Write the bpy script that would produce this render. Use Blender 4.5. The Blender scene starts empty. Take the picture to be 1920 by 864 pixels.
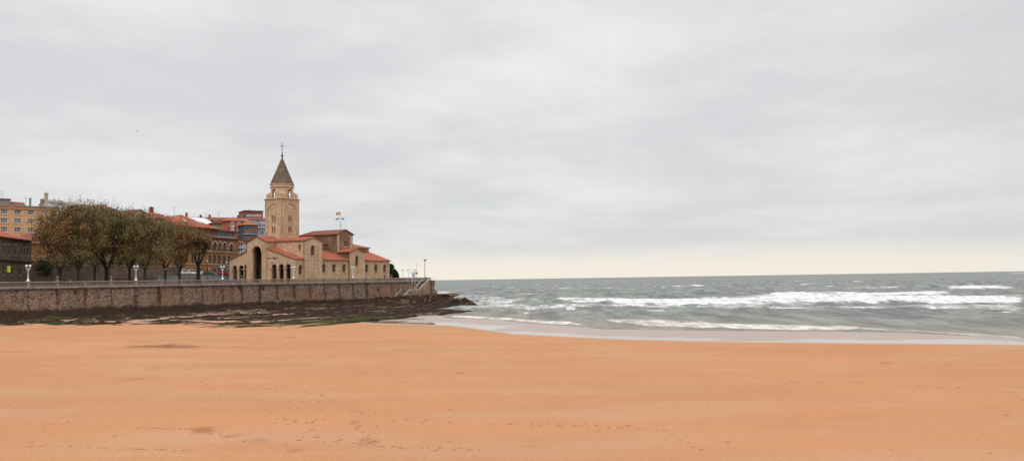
import bpy, bmesh, math, random
import numpy as np
from mathutils import Vector, Matrix, noise as mnoise
from mathutils.geometry import tessellate_polygon
random.seed(7)
SC=bpy.context.scene; COL=SC.collection
PI=math.pi; rad=math.radians
# ------------------------------------------------------------------ layout frame
F=1560.; CZ=8.5; PITCH=rad(3.33); ROLL=-rad(0.88)
CAMM=(Matrix.Rotation(PI/2+PITCH,3,'X')@Matrix.Rotation(ROLL,3,'Z'))
W0=Vector((-116.4,200.0)); BV=Vector((3.70,6.134)).normalized(); NV=Vector((-BV.y,BV.x))
ALPHA=math.atan2(BV.y,BV.x)
BAY=7.163
def W(s,t,z=0.):
    q=W0+BV*s+NV*t; return Vector((q.x,q.y,z))
def ST(x,y):
    q=Vector((x,y))-W0; return q.dot(BV),q.dot(NV)
def ray(x,y): return CAMM@Vector(((x-960)/F,(432-y)/F,-1.))
def atY(x,y,Y):
    d=ray(x,y); k=Y/d.y; return Vector((0,0,CZ))+d*k
def atZ(x,y,z=0.):
    d=ray(x,y); k=(z-CZ)/d.z; return Vector((0,0,CZ))+d*k
def onT(x,y,t):
    d=ray(x,y); o=W0+NV*t; k=o.dot(NV)/Vector((d.x,d.y)).dot(NV); P=Vector((0,0,CZ))+d*k
    return ST(P.x,P.y)[0],P.z
def sm(x,a=0.,b=1.):
    x=min(1,max(0,(x-a)/(b-a))); return x*x*(3-2*x)
def gz(s,t):      # height of the promenade and the streets behind it
    k=sm(s,84,97); lo=sm(s,58,80); a=14+30*k; w=34-25*k
    return 8.4+3.3*lo*sm(t,a,a+w)
def gzxy(x,y): return gz(*ST(x,y))
# ------------------------------------------------------------------ materials
MATS={}
def nodes(name):
    m=bpy.data.materials.new(name); m.use_nodes=True; nt=m.node_tree; MATS[name]=m
    return m,nt,nt.nodes['Principled BSDF']
def N(nt,t,**k):
    n=nt.nodes.new(t)
    for a,b in k.items():
        if a in n.inputs.keys(): n.inputs[a].default_value=b
        else: setattr(n,a,b)
    return n
def L(nt,a,b): nt.links.new(a,b)
def mixc(nt,fac,a,b,mode='MIX'):
    n=nt.nodes.new('ShaderNodeMix'); n.data_type='RGBA'; n.blend_type=mode
    for i,v in ((0,fac),(6,a),(7,b)):
        if isinstance(v,(int,float,tuple)): n.inputs[i].default_value=(v if i==0 else (*v,1)) 
        else: L(nt,v,n.inputs[i])
    return n.outputs[2]
def mth(nt,op,a,b=None,c=None,clamp=False):
    n=nt.nodes.new('ShaderNodeMath'); n.operation=op; n.use_clamp=clamp
    for i,v in enumerate((a,b,c)):
        if v is None: continue
        if isinstance(v,(int,float)): n.inputs[i].default_value=v
        else: L(nt,v,n.inputs[i])
    return n.outputs[0]
def ramp(nt,fac,a,b):
    n=nt.nodes.new('ShaderNodeMapRange'); n.inputs[1].default_value=a; n.inputs[2].default_value=b
    n.interpolation_type='SMOOTHSTEP'
    L(nt,fac,n.inputs[0]); return n.outputs[0]
def noi(nt,vec,scale,detail=4,rough=.55,sc=None):
    if sc:
        mp=N(nt,'ShaderNodeMapping'); mp.inputs['Scale'].default_value=sc; L(nt,vec,mp.inputs[0]); vec=mp.outputs[0]
    n=N(nt,'ShaderNodeTexNoise'); n.inputs['Scale'].default_value=scale; n.inputs['Detail'].default_value=detail
    n.inputs['Roughness'].default_value=rough; L(nt,vec,n.inputs['Vector']); return n.outputs[0]
def mat(name,c1,c2=None,rough=.85,sc=.35,brick=None,streak=.0,metal=0.,spec=.3,bump=.0,coord='UV',fine=.25):
    m,nt,p=nodes(name)
    p.inputs['Roughness'].default_value=rough; p.inputs['Metallic'].default_value=metal
    p.inputs['Specular IOR Level'].default_value=spec
    tc=N(nt,'ShaderNodeTexCoord'); v=tc.outputs[coord]
    if c2 is None: c2=tuple(x*.75 for x in c1)
    c=mixc(nt,ramp(nt,noi(nt,v,sc),.35,.65),c1,c2)
    if fine:
        f=ramp(nt,noi(nt,v,sc*9,3,.7),.25,.75)
        c=mixc(nt,1.,c,mixc(nt,f,(1-fine,)*3,(1+fine,)*3),'MULTIPLY')
    if streak:
        f=ramp(nt,noi(nt,v,.6,5,.6,(1.6,.16,1)),.5,.72)
        c=mixc(nt,mth(nt,'MULTIPLY',f,streak),c,(.05,.04,.035))
    if brick:
        bw,bh,mc=brick
        b=N(nt,'ShaderNodeTexBrick'); L(nt,v,b.inputs['Vector']); b.inputs['Scale'].default_value=1.
        b.inputs['Brick Width'].default_value=bw; b.inputs['Row Height'].default_value=bh
        b.inputs['Mortar Size'].default_value=min(bw,bh)*.09; b.inputs['Color1'].default_value=(.82,.82,.82,1)
        b.inputs['Color2'].default_value=(1.18,1.15,1.1,1); b.inputs['Mortar'].default_value=(*mc,1)
        c=mixc(nt,1.,c,b.outputs[0],'MULTIPLY')
    L(nt,c,p.inputs['Base Color'])
    if bump:
        bn=N(nt,'ShaderNodeBump'); bn.inputs['Strength'].default_value=bump; bn.inputs['Distance'].default_value=.1
        L(nt,noi(nt,v,sc*12,4),bn.inputs['Height']); L(nt,bn.outputs[0],p.inputs['Normal'])
    return m
def tile_mat(name,c1,c2,row=.45):
    m,nt,p=nodes(name); p.inputs['Roughness'].default_value=.85; p.inputs['Specular IOR Level'].default_value=.2
    tc=N(nt,'ShaderNodeTexCoord'); v=tc.outputs['UV']
    c=mixc(nt,ramp(nt,noi(nt,v,.25,5,.6),.3,.7),c1,c2)
    f=ramp(nt,noi(nt,v,2.2,3,.7),.3,.7); c=mixc(nt,1.,c,mixc(nt,f,(.62,.62,.62),(1.3,1.25,1.2)),'MULTIPLY')
    w=N(nt,'ShaderNodeTexWave'); w.wave_type='BANDS'; w.bands_direction='X'; w.inputs['Scale'].default_value=.31/row*.5
    w.inputs['Distortion'].default_value=.6; L(nt,v,w.inputs['Vector'])
    c=mixc(nt,1.,c,mixc(nt,w.outputs[1],(.6,.58,.56),(1.12,1.12,1.12)),'MULTIPLY')
    f=ramp(nt,noi(nt,v,.9,5,.65,(1,.35,1)),.58,.75); c=mixc(nt,mth(nt,'MULTIPLY',f,.5),c,(.09,.07,.05))
    L(nt,c,p.inputs['Base Color'])
    bn=N(nt,'ShaderNodeBump'); bn.inputs['Strength'].default_value=.6; bn.inputs['Distance'].default_value=.12
    L(nt,w.outputs[1],bn.inputs['Height']); L(nt,bn.outputs[0],p.inputs['Normal'])
    return m
ST_=mat('church_stone',(.62,.415,.262),(.52,.345,.215),sc=.16,brick=(1.1,.5,(.8,.78,.76)),streak=.32,bump=.3,fine=.14)
ST2=mat('church_dressing',(.64,.44,.28),(.5,.33,.21),sc=.5,streak=.25)
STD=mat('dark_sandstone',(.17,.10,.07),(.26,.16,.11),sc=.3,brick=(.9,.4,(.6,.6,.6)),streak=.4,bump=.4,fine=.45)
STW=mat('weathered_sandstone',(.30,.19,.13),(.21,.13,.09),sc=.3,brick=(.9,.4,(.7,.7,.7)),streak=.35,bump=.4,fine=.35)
TILE=tile_mat('clay_tiles',(.45,.145,.08),(.36,.11,.065))
TILE2=tile_mat('clay_tiles_old',(.30,.10,.07),(.22,.075,.055))
SLATE=mat('spire_stone',(.22,.165,.115),(.14,.11,.08),sc=.5,brick=(.8,.42,(.45,.4,.36)),fine=.35)
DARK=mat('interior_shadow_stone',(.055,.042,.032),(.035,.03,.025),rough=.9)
GLS=mat('window_glass',(.03,.034,.036),(.05,.05,.05),rough=.15,spec=.3,fine=0)
GLD=mat('leaded_glass',(.085,.062,.045),(.11,.08,.058),rough=.7,spec=.12)
WHT=mat('white_paint',(.78,.78,.76),(.66,.66,.64),rough=.5,coord='Object')
WHM=mat('white_metal',(.74,.74,.74),(.6,.6,.6),rough=.4,coord='Object')
IRON=mat('dark_iron',(.045,.05,.055),(.03,.03,.03),rough=.5,coord='Object')
GREYM=mat('grey_steel',(.16,.17,.18),(.11,.12,.12),rough=.5,coord='Object')
GLOBE=mat('opal_globe',(.82,.82,.80),(.75,.75,.74),rough=.25,coord='Object',fine=0)
WOOD=mat('dark_wood',(.09,.05,.03),(.06,.035,.02),rough=.6)
BALU=mat('balustrade_stone',(.37,.27,.20),(.27,.19,.15),sc=.6,streak=.4,fine=.3)
COPE=mat('coping_stone',(.42,.35,.29),(.30,.25,.21),sc=.4,streak=.3,fine=.25)
LEDG=mat('ledge_concrete',(.34,.31,.29),(.24,.215,.20),sc=.35,streak=.5,fine=.3)
# ------------------------------------------------------------------ mesh building
class MB:
    def __init__(s): s.v=[]; s.f=[]
    def add(s,pts,faces):
        o=len(s.v); s.v+= [tuple(p) for p in pts]; s.f+=[[i+o for i in f] for f in faces]; return s
    def poly(s,*pts): return s.add(pts,[list(range(len(pts)))])
    def box(s,x0,x1,y0,y1,z0,z1):
        return s.add([(x0,y0,z0),(x1,y0,z0),(x1,y1,z0),(x0,y1,z0),(x0,y0,z1),(x1,y0,z1),(x1,y1,z1),(x0,y1,z1)],
            [[0,3,2,1],[4,5,6,7],[0,1,5,4],[1,2,6,5],[2,3,7,6],[3,0,4,7]])
    def prism(s,pl,z0,z1,top=None):
        n=len(pl); tp=top or pl
        return s.add([(x,y,z0) for x,y in pl]+[(x,y,z1) for x,y in tp],
            [list(range(n))[::-1],list(range(n,2*n))]+[[i,(i+1)%n,(i+1)%n+n,i+n] for i in range(n)])
    def extY(s,pl,y0,y1):
        n=len(pl)
        return s.add([(x,y0,z) for x,z in pl]+[(x,y1,z) for x,z in pl],
            [list(range(n)),list(range(n,2*n))[::-1]]+[[i,(i+1)%n,(i+1)%n+n,i+n] for i in range(n)])
    def plate(s,pts,th):
        n=len(pts); b=[(p[0],p[1],p[2]-th) for p in pts]
        return s.add(list(pts)+b,[list(range(n)),list(range(n,2*n))[::-1]]+[[i,(i+1)%n,(i+1)%n+n,i+n] for i in range(n)])
    def tube(s,p0,p1,r0,r1=None,n=6,cap=True):
        r1=r0 if r1 is None else r1; p0=Vector(p0); p1=Vector(p1); d=(p1-p0)
        if d.length<1e-6: return s
        d.normalize(); a=d.orthogonal().normalized(); b=d.cross(a); o=len(s.v)
        for p,r in ((p0,r0),(p1,r1)):
            for i in range(n):
                t=2*PI*i/n; s.v.append(tuple(p+(a*math.cos(t)+b*math.sin(t))*r))
        s.f+=[[o+i,o+(i+1)%n,o+n+(i+1)%n,o+n+i] for i in range(n)]
        if cap: s.f+=[[o+i for i in range(n)][::-1],[o+n+i for i in range(n)]]
        return s
    def path(s,pts,r,n=6):
        for a,b in zip(pts,pts[1:]): s.tube(a,b,r,r,n)
        return s
    def lathe(s,prof,x=0,y=0,n=10,z=0):
        o=len(s.v); m=len(prof)
        for r,h in prof:
            for i in range(n): s.v.append((x+r*math.cos(2*PI*i/n),y+r*math.sin(2*PI*i/n),z+h))
        for j in range(m-1):
            for i in range(n): s.f.append([o+j*n+i,o+j*n+(i+1)%n,o+(j+1)*n+(i+1)%n,o+(j+1)*n+i])
        s.f+=[[o+i for i in range(n)][::-1],[o+(m-1)*n+i for i in range(n)]]
        return s
    def ball(s,c,r,n=8,sz=1.):
        pr=[(max(.001,r*math.sin(PI*i/n)),-r*sz*math.cos(PI*i/n)) for i in range(n+1)]
        return s.lathe(pr,c[0],c[1],max(6,n),c[2])
    def slab(s,o,u,outline,holes=(),th=.5):
        """a wall seen from outside: u runs left to right, holes go right through"""
        u=Vector(u).normalized(); inn=Vector((-u.y,u.x)); loops=[list(outline)]+[list(h) for h in holes]
        flat=[p for l in loops for p in l]
        tris=tessellate_polygon([[Vector((p[0],p[1],0)) for p in l] for l in loops])
        def P(p,d): return (o[0]+u.x*p[0]+inn.x*d,o[1]+u.y*p[0]+inn.y*d,p[1])
        n=len(flat); b=len(s.v); s.v+=[P(p,0) for p in flat]+[P(p,th) for p in flat]
        for t in tris:
            s.f.append([b+i for i in t]); s.f.append([b+n+i for i in t][::-1])
        k=0
        for l in loops:
            m=len(l)
            for i in range(m): s.f.append([b+k+i,b+k+(i+1)%m,b+n+k+(i+1)%m,b+n+k+i])
            k+=m
        return s
    def build(s,name,mt,parent=None,off=(0,0,0),smooth=False,label=None,recalc=True):
        me=bpy.data.meshes.new(name); off=Vector(off)
        me.from_pydata([tuple(Vector(v)-off) for v in s.v],[],s.f)
        if recalc:
            bm=bmesh.new(); bm.from_mesh(me); bmesh.ops.recalc_face_normals(bm,faces=bm.faces); bm.to_mesh(me); bm.free()
        boxuv(me,off)
        if smooth: me.polygons.foreach_set('use_smooth',[True]*len(me.polygons))
        ob=bpy.data.objects.new(name,me); COL.objects.link(ob)
        if mt: me.materials.append(mt)
        if parent: ob.parent=parent
        if label: ob['label']=label
        return ob
def boxuv(me,off=Vector((0,0,0))):
    uv=me.uv_layers.new(name='UVMap').data
    for p in me.polygons:
        nn=p.normal
        if abs(nn.z)>.985: a,b=Vector((1,0,0)),Vector((0,1,0))
        else:
            a=Vector((-nn.y,nn.x,0)).normalized(); b=nn.cross(a)
        for li in p.loop_indices:
            c=me.vertices[me.loops[li].vertex_index].co+off; uv[li].uv=(c.dot(a),c.dot(b))
def empty(name,loc,rz=0.):
    o=bpy.data.objects.new(name,None); COL.objects.link(o); o.location=loc; o.rotation_euler=(0,0,rz); o.empty_display_size=.3
    return o
def tag(o,label=None,cat=None,group=None,kind=None):
    if label: o['label']=label
    if cat: o['category']=cat
    if group: o['group']=group
    if kind: o['kind']=kind
    return o
def kids(o): return [c for c in COL.objects if c.parent==o]
CH={}
def copy_tree(o,parent=None):
    c=o.copy(); COL.objects.link(c); c.parent=parent
    for ch in CH.get(o.name) or kids(o): copy_tree(ch,c)
    return c
def arch(cx,w,z0,z1,n=7,cut=None):
    r=w/2; zs=z1-r
    return [(cx-r,z0),(cx+r,z0)]+[(cx+r*math.cos(PI*i/n),zs+r*math.sin(PI*i/n)) for i in range(n+1)]
def rect(cx,w,z0,z1): return [(cx-w/2,z0),(cx+w/2,z0),(cx+w/2,z1),(cx-w/2,z1)]
def frame_ring(outer,inner): pass
def win(parent,off,o,u,cx,w,z0,z1,arched=True,rec=.3,fm=None,pm=None,fw=.12,mull=1,trans=0,sill=True,label=None,fd=.1):
    """window part (frame) with its pane as sub-part, set rec metres into the wall"""
    u=Vector(u).normalized(); inn=Vector((-u.y,u.x)); oo=(o[0]+inn.x*rec,o[1]+inn.y*rec)
    sh=arch if arched else rect
    out=sh(cx,w,z0,z1); ins=sh(cx,w-2*fw,z0+fw,z1-fw)
    m=MB(); m.slab(oo,u,out,[ins],fd)
    for i in range(1,mull+1):
        x=cx-w/2+w*i/(mull+1); m.slab(oo,u,rect(x,fw*.7,z0+fw,z1-fw*(2.2 if arched else 1)),(),fd*.8)
    for i in range(1,trans+1):
        z=z0+(z1-z0)*i/(trans+1); m.slab(oo,u,[(cx-w/2+fw,z-fw*.35),(cx+w/2-fw,z-fw*.35),(cx+w/2-fw,z+fw*.35),(cx-w/2+fw,z+fw*.35)],(),fd*.7)
    f=m.build('window',fm or ST2,parent,off)
    q=MB(); o2=(oo[0]+inn.x*fd*.85,oo[1]+inn.y*fd*.85); q.slab(o2,u,out,(),.03); q.build('pane',pm or GLD,f,off)
    if sill:
        k=MB(); o3=(o[0]-inn.x*.14,o[1]-inn.y*.14); k.slab(o3,u,[(cx-w/2-.2,z0-.22),(cx+w/2+.2,z0-.22),(cx+w/2+.2,z0-.01),(cx-w/2-.2,z0-.01)],(),.16); k.build('sill',ST2,f,off)
    if label: f['label']=label
    return f
# ================================================================== the church
def church():
    Z0=8.4; S0,T0=98.,11.6; OFF=(S0,30.,Z0)
    R=empty('church',W(S0,30.,Z0),ALPHA)
    tag(R,'tan sandstone church with red tiled roofs and a square bell tower beside the seawall','church')
    B=lambda m,name,mt,**k: m.build(name,mt,R,OFF,**k)
    FR=(0,-1); SD=(1,0)      # directions of the front and of the side facing the beach
    fu=lambda t,tl: tl-t
    # --- front gable with the tall arch
    tl=35.5; m=MB()
    out=[(0,Z0),(9.9,Z0),(9.9,23.5),(5.2,25.2),(0,23.5)]
    m.slab((97.7,tl),FR,out,[arch(5.2,4.7,Z0,21.7,12)],.9)
    m.slab((97.7,tl-9.9),SD,[(0.9,Z0),(9,Z0),(9,23.5),(.9,23.5)],(),.6)
    m.slab((105.,tl),(-1,0),[(0,Z0),(6.4,Z0),(6.4,23.5),(0,23.5)],(),.6)
    B(m,'front_gable',ST_)
    for a,b in ((0.,1.9),(8.4,9.9)): m=MB(); m.slab((97.45,tl),FR,[(a,Z0),(b,Z0),(b,18.2),(a,18.2)],(),.26); B(m,'buttress',ST2)
    m=MB()
    for r0,r1,d in ((2.85,2.4,.22),):
        c=(5.2,21.7-2.35); pts=[(c[0]+r0*math.cos(PI*i/12),c[1]+r0*math.sin(PI*i/12)) for i in range(13)]
        pts+=[(c[0]+r1*math.cos(PI*i/12),c[1]+r1*math.sin(PI*i/12)) for i in range(12,-1,-1)]
        m.slab((97.7-d,tl),FR,pts,(),d)
    B(m,'arch_moulding',ST2)
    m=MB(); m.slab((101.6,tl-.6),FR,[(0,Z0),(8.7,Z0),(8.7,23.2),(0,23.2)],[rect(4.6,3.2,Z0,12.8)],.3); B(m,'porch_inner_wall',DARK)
    m=MB(); m.slab((101.75,tl-.6),FR,rect(4.6,3.2,Z0,12.8),(),.1)
    for i in range(5): m.slab((101.68,tl-.6),FR,rect(3.2+.7*i,.08,Z0,12.8),(),.07)
    B(m,'door',WOOD)
    m=MB(); m.plate([(97.3,tl+.5,23.35),(97.3,30.3,25.45),(105.,30.3,25.45),(105.,tl+.5,23.35)],.28)
    m.plate([(97.3,30.3,25.45),(97.3,25.1,23.35),(105.,25.1,23.35),(105.,30.3,25.45)],.28)
    B(m,'roof',TILE)
    # --- lean-to porches either side
    def corb(pts,o,u,st=.62,drop=.32):
        m=MB(); u=Vector(u).normalized(); inn=Vector((-u.y,u.x))
        for (a,za),(b,zb) in zip(pts,pts[1:]):
            n=max(1,int(math.hypot(b-a,zb-za)/st))
            for i in range(n):
                f=(i+.5)/n; x=a+(b-a)*f; z=za+(zb-za)*f
                m.slab((o[0]-inn.x*.22,o[1]-inn.y*.22),u,rect(x,.24,z-drop,z),(),.22)
            m.slab((o[0]-inn.x*.24,o[1]-inn.y*.24),u,[(a,za-.06),(b,zb-.06),(b,zb+.1),(a,za+.1)],(),.24)
        B(m,'corbel_table',ST2)
    m=MB(); tl=25.6
    m.slab((98,tl),FR,[(0,Z0),(14,Z0),(14,16.7),(0,20.8)],[arch(tl-c,2.5,Z0+.05,15.05,8) for c in (21.9,18.4,15.)],.7)
    m.slab((98,T0),SD,[(.7,Z0),(4.6,Z0),(4.6,16.6),(.7,16.6)],[arch(2.6,1.9,11,14.7)],.6)
    B(m,'porch_wall',ST_)
    corb([(0.2,20.6),(13.6,16.65)],(98,tl),FR)
    win(R,OFF,(98,T0),SD,2.6,1.9,11,14.7,mull=0)
    m=MB(); m.plate([(97.6,25.5,21.05),(97.6,11.1,16.75),(102.8,11.1,16.75),(102.8,25.5,21.05)],.26); B(m,'roof',TILE,label='bright red lean-to roof over the three arches right of the tall arch')
    m=MB(); tl=45.2
    m.slab((98,tl),FR,[(0,Z0),(9.7,Z0),(9.7,20.2),(0,17.3)],[arch(tl-c,2.5,Z0+.05,15.05,8) for c in (42.3,38.9)]+[arch(tl-36.7,1.4,Z0+.05,15.05,8)],.7)
    m.slab((102.6,tl),(-1,0),[(0,Z0),(3.9,Z0),(3.9,17.2),(0,17.2)],(),.6)
    B(m,'porch_wall',ST_)
    corb([(0.2,17.2),(9.6,20.1)],(98,tl),FR)
    m=MB(); m.plate([(97.6,45.7,17.2),(97.6,35.4,20.35),(102.8,35.4,20.35),(102.8,45.7,17.2)],.26); B(m,'roof',TILE)
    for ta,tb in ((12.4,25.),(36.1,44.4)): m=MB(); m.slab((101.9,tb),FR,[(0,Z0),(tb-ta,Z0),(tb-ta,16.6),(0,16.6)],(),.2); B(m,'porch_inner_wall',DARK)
    # column imposts between the arches
    for c in (20.15,16.7,13.3,23.7,40.6,37.6,44.):
        m=MB(); m.box(97.8,98.9,c-.62,c+.62,13.3,13.75); B(m,'impost',ST2)
        m=MB(); m.box(97.86,98.84,c-.58,c+.58,Z0,9.); B(m,'column_base',ST2)
    # --- gabled transept beside the tower
    t=11.2; m=MB()
    m.slab((102.1,t),SD,[(0,Z0),(8.6,Z0),(8.6,23.0),(4.3,24.45),(0,23.3)],[arch(4.1,2.1,17.9,21.6,8)],.6)
    m.slab((102.1,25.6),FR,[(0,Z0),(14.4,Z0),(14.4,23.3),(0,23.3)],[arch(25.6-13.7,1.1,19.8,21.9,6)],.6)
    m.slab((110.7,11.8),(0,1),[(0,Z0),(10.4,Z0),(10.4,22.9),(0,22.9)],(),.5)
    B(m,'transept_wall',ST_)
    win(R,OFF,(102.1,t),SD,4.1,2.1,17.9,21.6,mull=0); win(R,OFF,(102.1,25.6),FR,25.6-13.7,1.1,19.8,21.9,mull=0)
    for a,b in ((0,.9),(7.1,8.6)): m=MB(); m.slab((102.1,t-.12),SD,[(a,Z0),(b,Z0),(b,22.7),(a,22.7)],(),.12); B(m,'pilaster',ST2)
    for a in (9.,13.2): m=MB(); m.slab((101.98,25.6),FR,[(a,20.9-a*.28),(a+.6,20.9-a*.28),(a+.6,23.1),(a,23.1)],(),.12); B(m,'pilaster',ST2)
    corb([(0.3,23.2),(4.3,24.3),(8.3,22.95)],(102.1,t),SD); corb([(0.3,23.15),(14.2,23.15)],(102.1,25.6),FR)
    m=MB()
    m.plate([(101.6,10.8,23.35),(106.4,10.8,24.7),(106.4,26.,24.9),(101.6,26.,23.55)],.26)
    m.plate([(106.4,10.8,24.7),(111.3,10.8,23.1),(111.3,22.5,23.1),(106.4,22.5,24.8)],.26)
    B(m,'roof',TILE)
    # --- aisle
    def aisle(sa,sb,wins,pil,door=None):
        m=MB(); hs=[arch(c-sa,1.9,11.9,15.1,8) for c in wins]
        if door: hs.append(rect(door-sa,.9,Z0+.05,10.7))
        m.slab((sa,T0),SD,[(0,Z0),(sb-sa,Z0),(sb-sa,16.55),(0,16.55)],hs,.6); B(m,'aisle_wall',ST_)
        for c in wins: win(R,OFF,(sa,T0),SD,c-sa,1.9,11.9,15.1,mull=0)
        for c in pil: m=MB(); m.slab((c-.35,T0-.12),SD,[(0,Z0),(.7,Z0),(.7,16.08),(0,16.08)],(),.12); B(m,'pilaster',ST2)
        m=MB(); m.slab((sa,T0-.2),SD,[(0,16.1),(sb-sa,16.1),(sb-sa,16.5),(0,16.5)],(),.2)
        B(m,'cornice',ST2)
        for c in wins:
            m=MB()
            for r0,r1 in ((1.3,.98),):
                pts=[(c-sa+r0*math.cos(PI*i/8),14.15+r0*math.sin(PI*i/8)) for i in range(9)]+[(c-sa+r1*math.cos(PI*i/8),14.15+r1*math.sin(PI*i/8)) for i in range(8,-1,-1)]
                m.slab((sa,T0-.07),SD,pts,(),.07)
            B(m,'window_surround',ST2)
    aisle(110.75,125.2,(112.1,117.4,122.8),(114.8,120.1))
    m=MB(); m.plate([(110.75,11.,16.6),(125.3,11.,16.6),(125.3,22.2,20.5),(110.75,22.2,20.5)],.26); B(m,'roof',TILE)
    aisle(133.5,149,(135.5,141.,146.2),(138.3,143.6,148.6),door=146.2)
    m=MB(); m.slab((133.5,T0+.2),SD,rect(146.2-133.5,.9,Z0+.05,10.7),(),.08); B(m,'side_door',mat('red_door',(.16,.04,.03)))
    m=MB(); m.slab((149,T0+.6),(0,1),[(0,Z0),(31,Z0),(31,16.55),(0,16.55)],(),.6); B(m,'apse_wall',ST_)
    m=MB(); m.plate([(133.5,11.,16.6),(149.5,11.,16.6),(146.6,20.,20.3),(133.5,20.,20.3)],.26)
    m.plate([(149.5,11.,16.6),(149.5,43.,16.6),(146.6,36.,20.3),(146.6,20.,20.3)],.26); B(m,'roof',TILE)
    # --- nave clerestory
    m=MB(); m.slab((102.6,22.2),SD,[(0,16.),(22.3,16.),(22.3,22.9),(0,22.9)],[arch(c,1.3,20.55,22.3,6) for c in (9.9,14.,18.)],.5)
    m.slab((125,37.5),(-1,0),[(0,8.4),(22,8.4),(22,22.9),(0,22.9)],(),.5)
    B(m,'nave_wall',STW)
    for c in (9.9,14,18): win(R,OFF,(102.6,22.2),SD,c,1.3,20.55,22.3,mull=0,sill=False)
    m=MB(); m.plate([(110.,21.8,23.05),(125,21.8,23.05),(125,30,24.9),(110.,30,24.9)],.24); m.plate([(110.,30,24.9),(125,30,24.9),(125,38,23.05),(110.,38,23.05)],.24); B(m,'roof',TILE)
    # --- great transept (dark stone)
    m=MB(); m.slab((125,37.2),FR,[(0,Z0),(20.2,Z0),(20.2,26.5),(0,26.5)],(),.6)
    m.slab((133.4,17.),(0,1),[(0,Z0),(20.2,Z0),(20.2,26.5),(0,26.5)],(),.6)
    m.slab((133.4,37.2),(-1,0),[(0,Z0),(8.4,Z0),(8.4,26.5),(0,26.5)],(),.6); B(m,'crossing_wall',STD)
    m=MB(); m.slab((124.97,16.95),SD,[(0,Z0),(8.46,Z0),(8.46,26.5),(4.3,28.2),(0,26.5)],[rect(4.6+d,.6,21.9,24.) for d in (-.8,0,.8)],.6)
    B(m,'crossing_gable',STW)
    for d in (-.8,0,.8): win(R,OFF,(124.97,16.95),SD,4.6+d,.6,21.9,24.,arched=False,mull=0,fw=.06,sill=False)
    m=MB(); m.slab((124.97,16.85),SD,[(3.2,21.5),(6.,21.5),(6.,21.85),(3.2,21.85)],(),.1); B(m,'window_ledge',ST2)
    for a in (0,7.2,): m=MB(); m.slab((124.97,16.85),SD,[(a,17),(a+.8,17),(a+.8,26.3),(a,26.3)],(),.1); B(m,'pilaster',ST2)
    m=MB(); m.plate([(124.5,16.5,26.65),(129.2,16.5,28.55),(129.2,33.5,28.55),(124.5,37.7,26.65)],.3)
    m.plate([(129.2,16.5,28.55),(134.,16.5,26.65),(134.,37.7,26.65),(129.2,33.5,28.55)],.3)
    m.plate([(124.5,37.7,26.65),(129.2,33.5,28.55),(134.,37.7,26.65)],.3); B(m,'roof',TILE2)
    # --- chapel with its own gable
    m=MB(); m.slab((125.2,11.1),SD,[(0,Z0),(8.3,Z0),(8.3,19.5),(4.15,21.),(0,19.6)],[arch(4.1,2.,14.2,18.3,8)],.6)
    m.slab((133.5,11.7),(0,1),[(0,Z0),(5.2,Z0),(5.2,19.4),(0,19.4)],(),.5)
    B(m,'chapel_wall',ST_)
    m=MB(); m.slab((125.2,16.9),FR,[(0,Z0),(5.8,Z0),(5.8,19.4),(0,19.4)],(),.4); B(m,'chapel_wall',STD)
    win(R,OFF,(125.2,11.1),SD,4.1,2.,14.2,18.3,mull=0)
    for a,b in ((0,.7),(7.,8.3)): m=MB(); m.slab((125.2,10.98),SD,[(a,Z0),(b,Z0),(b,19.3),(a,19.3)],(),.12); B(m,'pilaster',ST2)
    m=MB(); m.plate([(124.7,10.7,19.7),(129.35,10.7,21.25),(129.35,17,21.25),(124.7,17,19.7)],.25); m.plate([(129.35,10.7,21.25),(134.,10.7,19.6),(134.,17,19.6),(129.35,17,21.25)],.25); B(m,'roof',TILE)
    m=MB(); m.tube((133.62,11.45,Z0),(133.62,11.45,16.4),.1); B(m,'downpipe',IRON)
    # --- chancel
    m=MB(); m.box(133.5,146.4,20.,36.,Z0,21.8); B(m,'chancel_wall',STW)
    m=MB()
    a=(133.4,19.4,21.9);b=(147.,19.4,21.9);c=(147.,36.6,21.9);d=(133.4,36.6,21.9);e=(133.4,28,24.3);f=(141.3,28,24.3)
    m.plate([a,b,f,e],.25); m.plate([b,c,f],.25); m.plate([c,d,e,f],.25); B(m,'roof',TILE)
    # --- tower
    TR=empty('tower',(0,0,0)); TR.parent=R
    TR.location=(109.35-OFF[0],29.95-OFF[1],0)
    TO=(109.35,29.95,Z0)
    X0,X1,Y0,Y1=105.,113.7,25.6,34.3
    def C(m,name,mt,par=TR,**k): return m.build(name,mt,par,TO,**k)
    faces=[((X0,Y1),(0,-1)),((X0,Y0),(1,0)),((X1,Y0),(0,1)),((X1,Y1),(-1,0))]
    m=MB(); w=X1-X0
    for o,u in faces:
        u2=Vector(u); o2=(o[0],o[1])
        hs=[]
        for zc in (26.7,30.8):
            for d in (-.5,.5): hs.append(arch(w/2+d,.72,zc,zc+2.4,6))
        inn=Vector((-u2.y,u2.x)); ob=(o[0]+inn.x*.2,o[1]+inn.y*.2)
        m.slab(ob,u,[(.22,Z0),(w-.22,Z0),(w-.22,39.),(.22,39.)],hs,.5)
        m.slab(o2,u,[(0,Z0),(w,Z0),(w,39.),(0,39.)],[arch(w/2,w-2.1,20.,37.5,12)],.17)
    sh=C(m,'tower_shaft',ST_)
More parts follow.
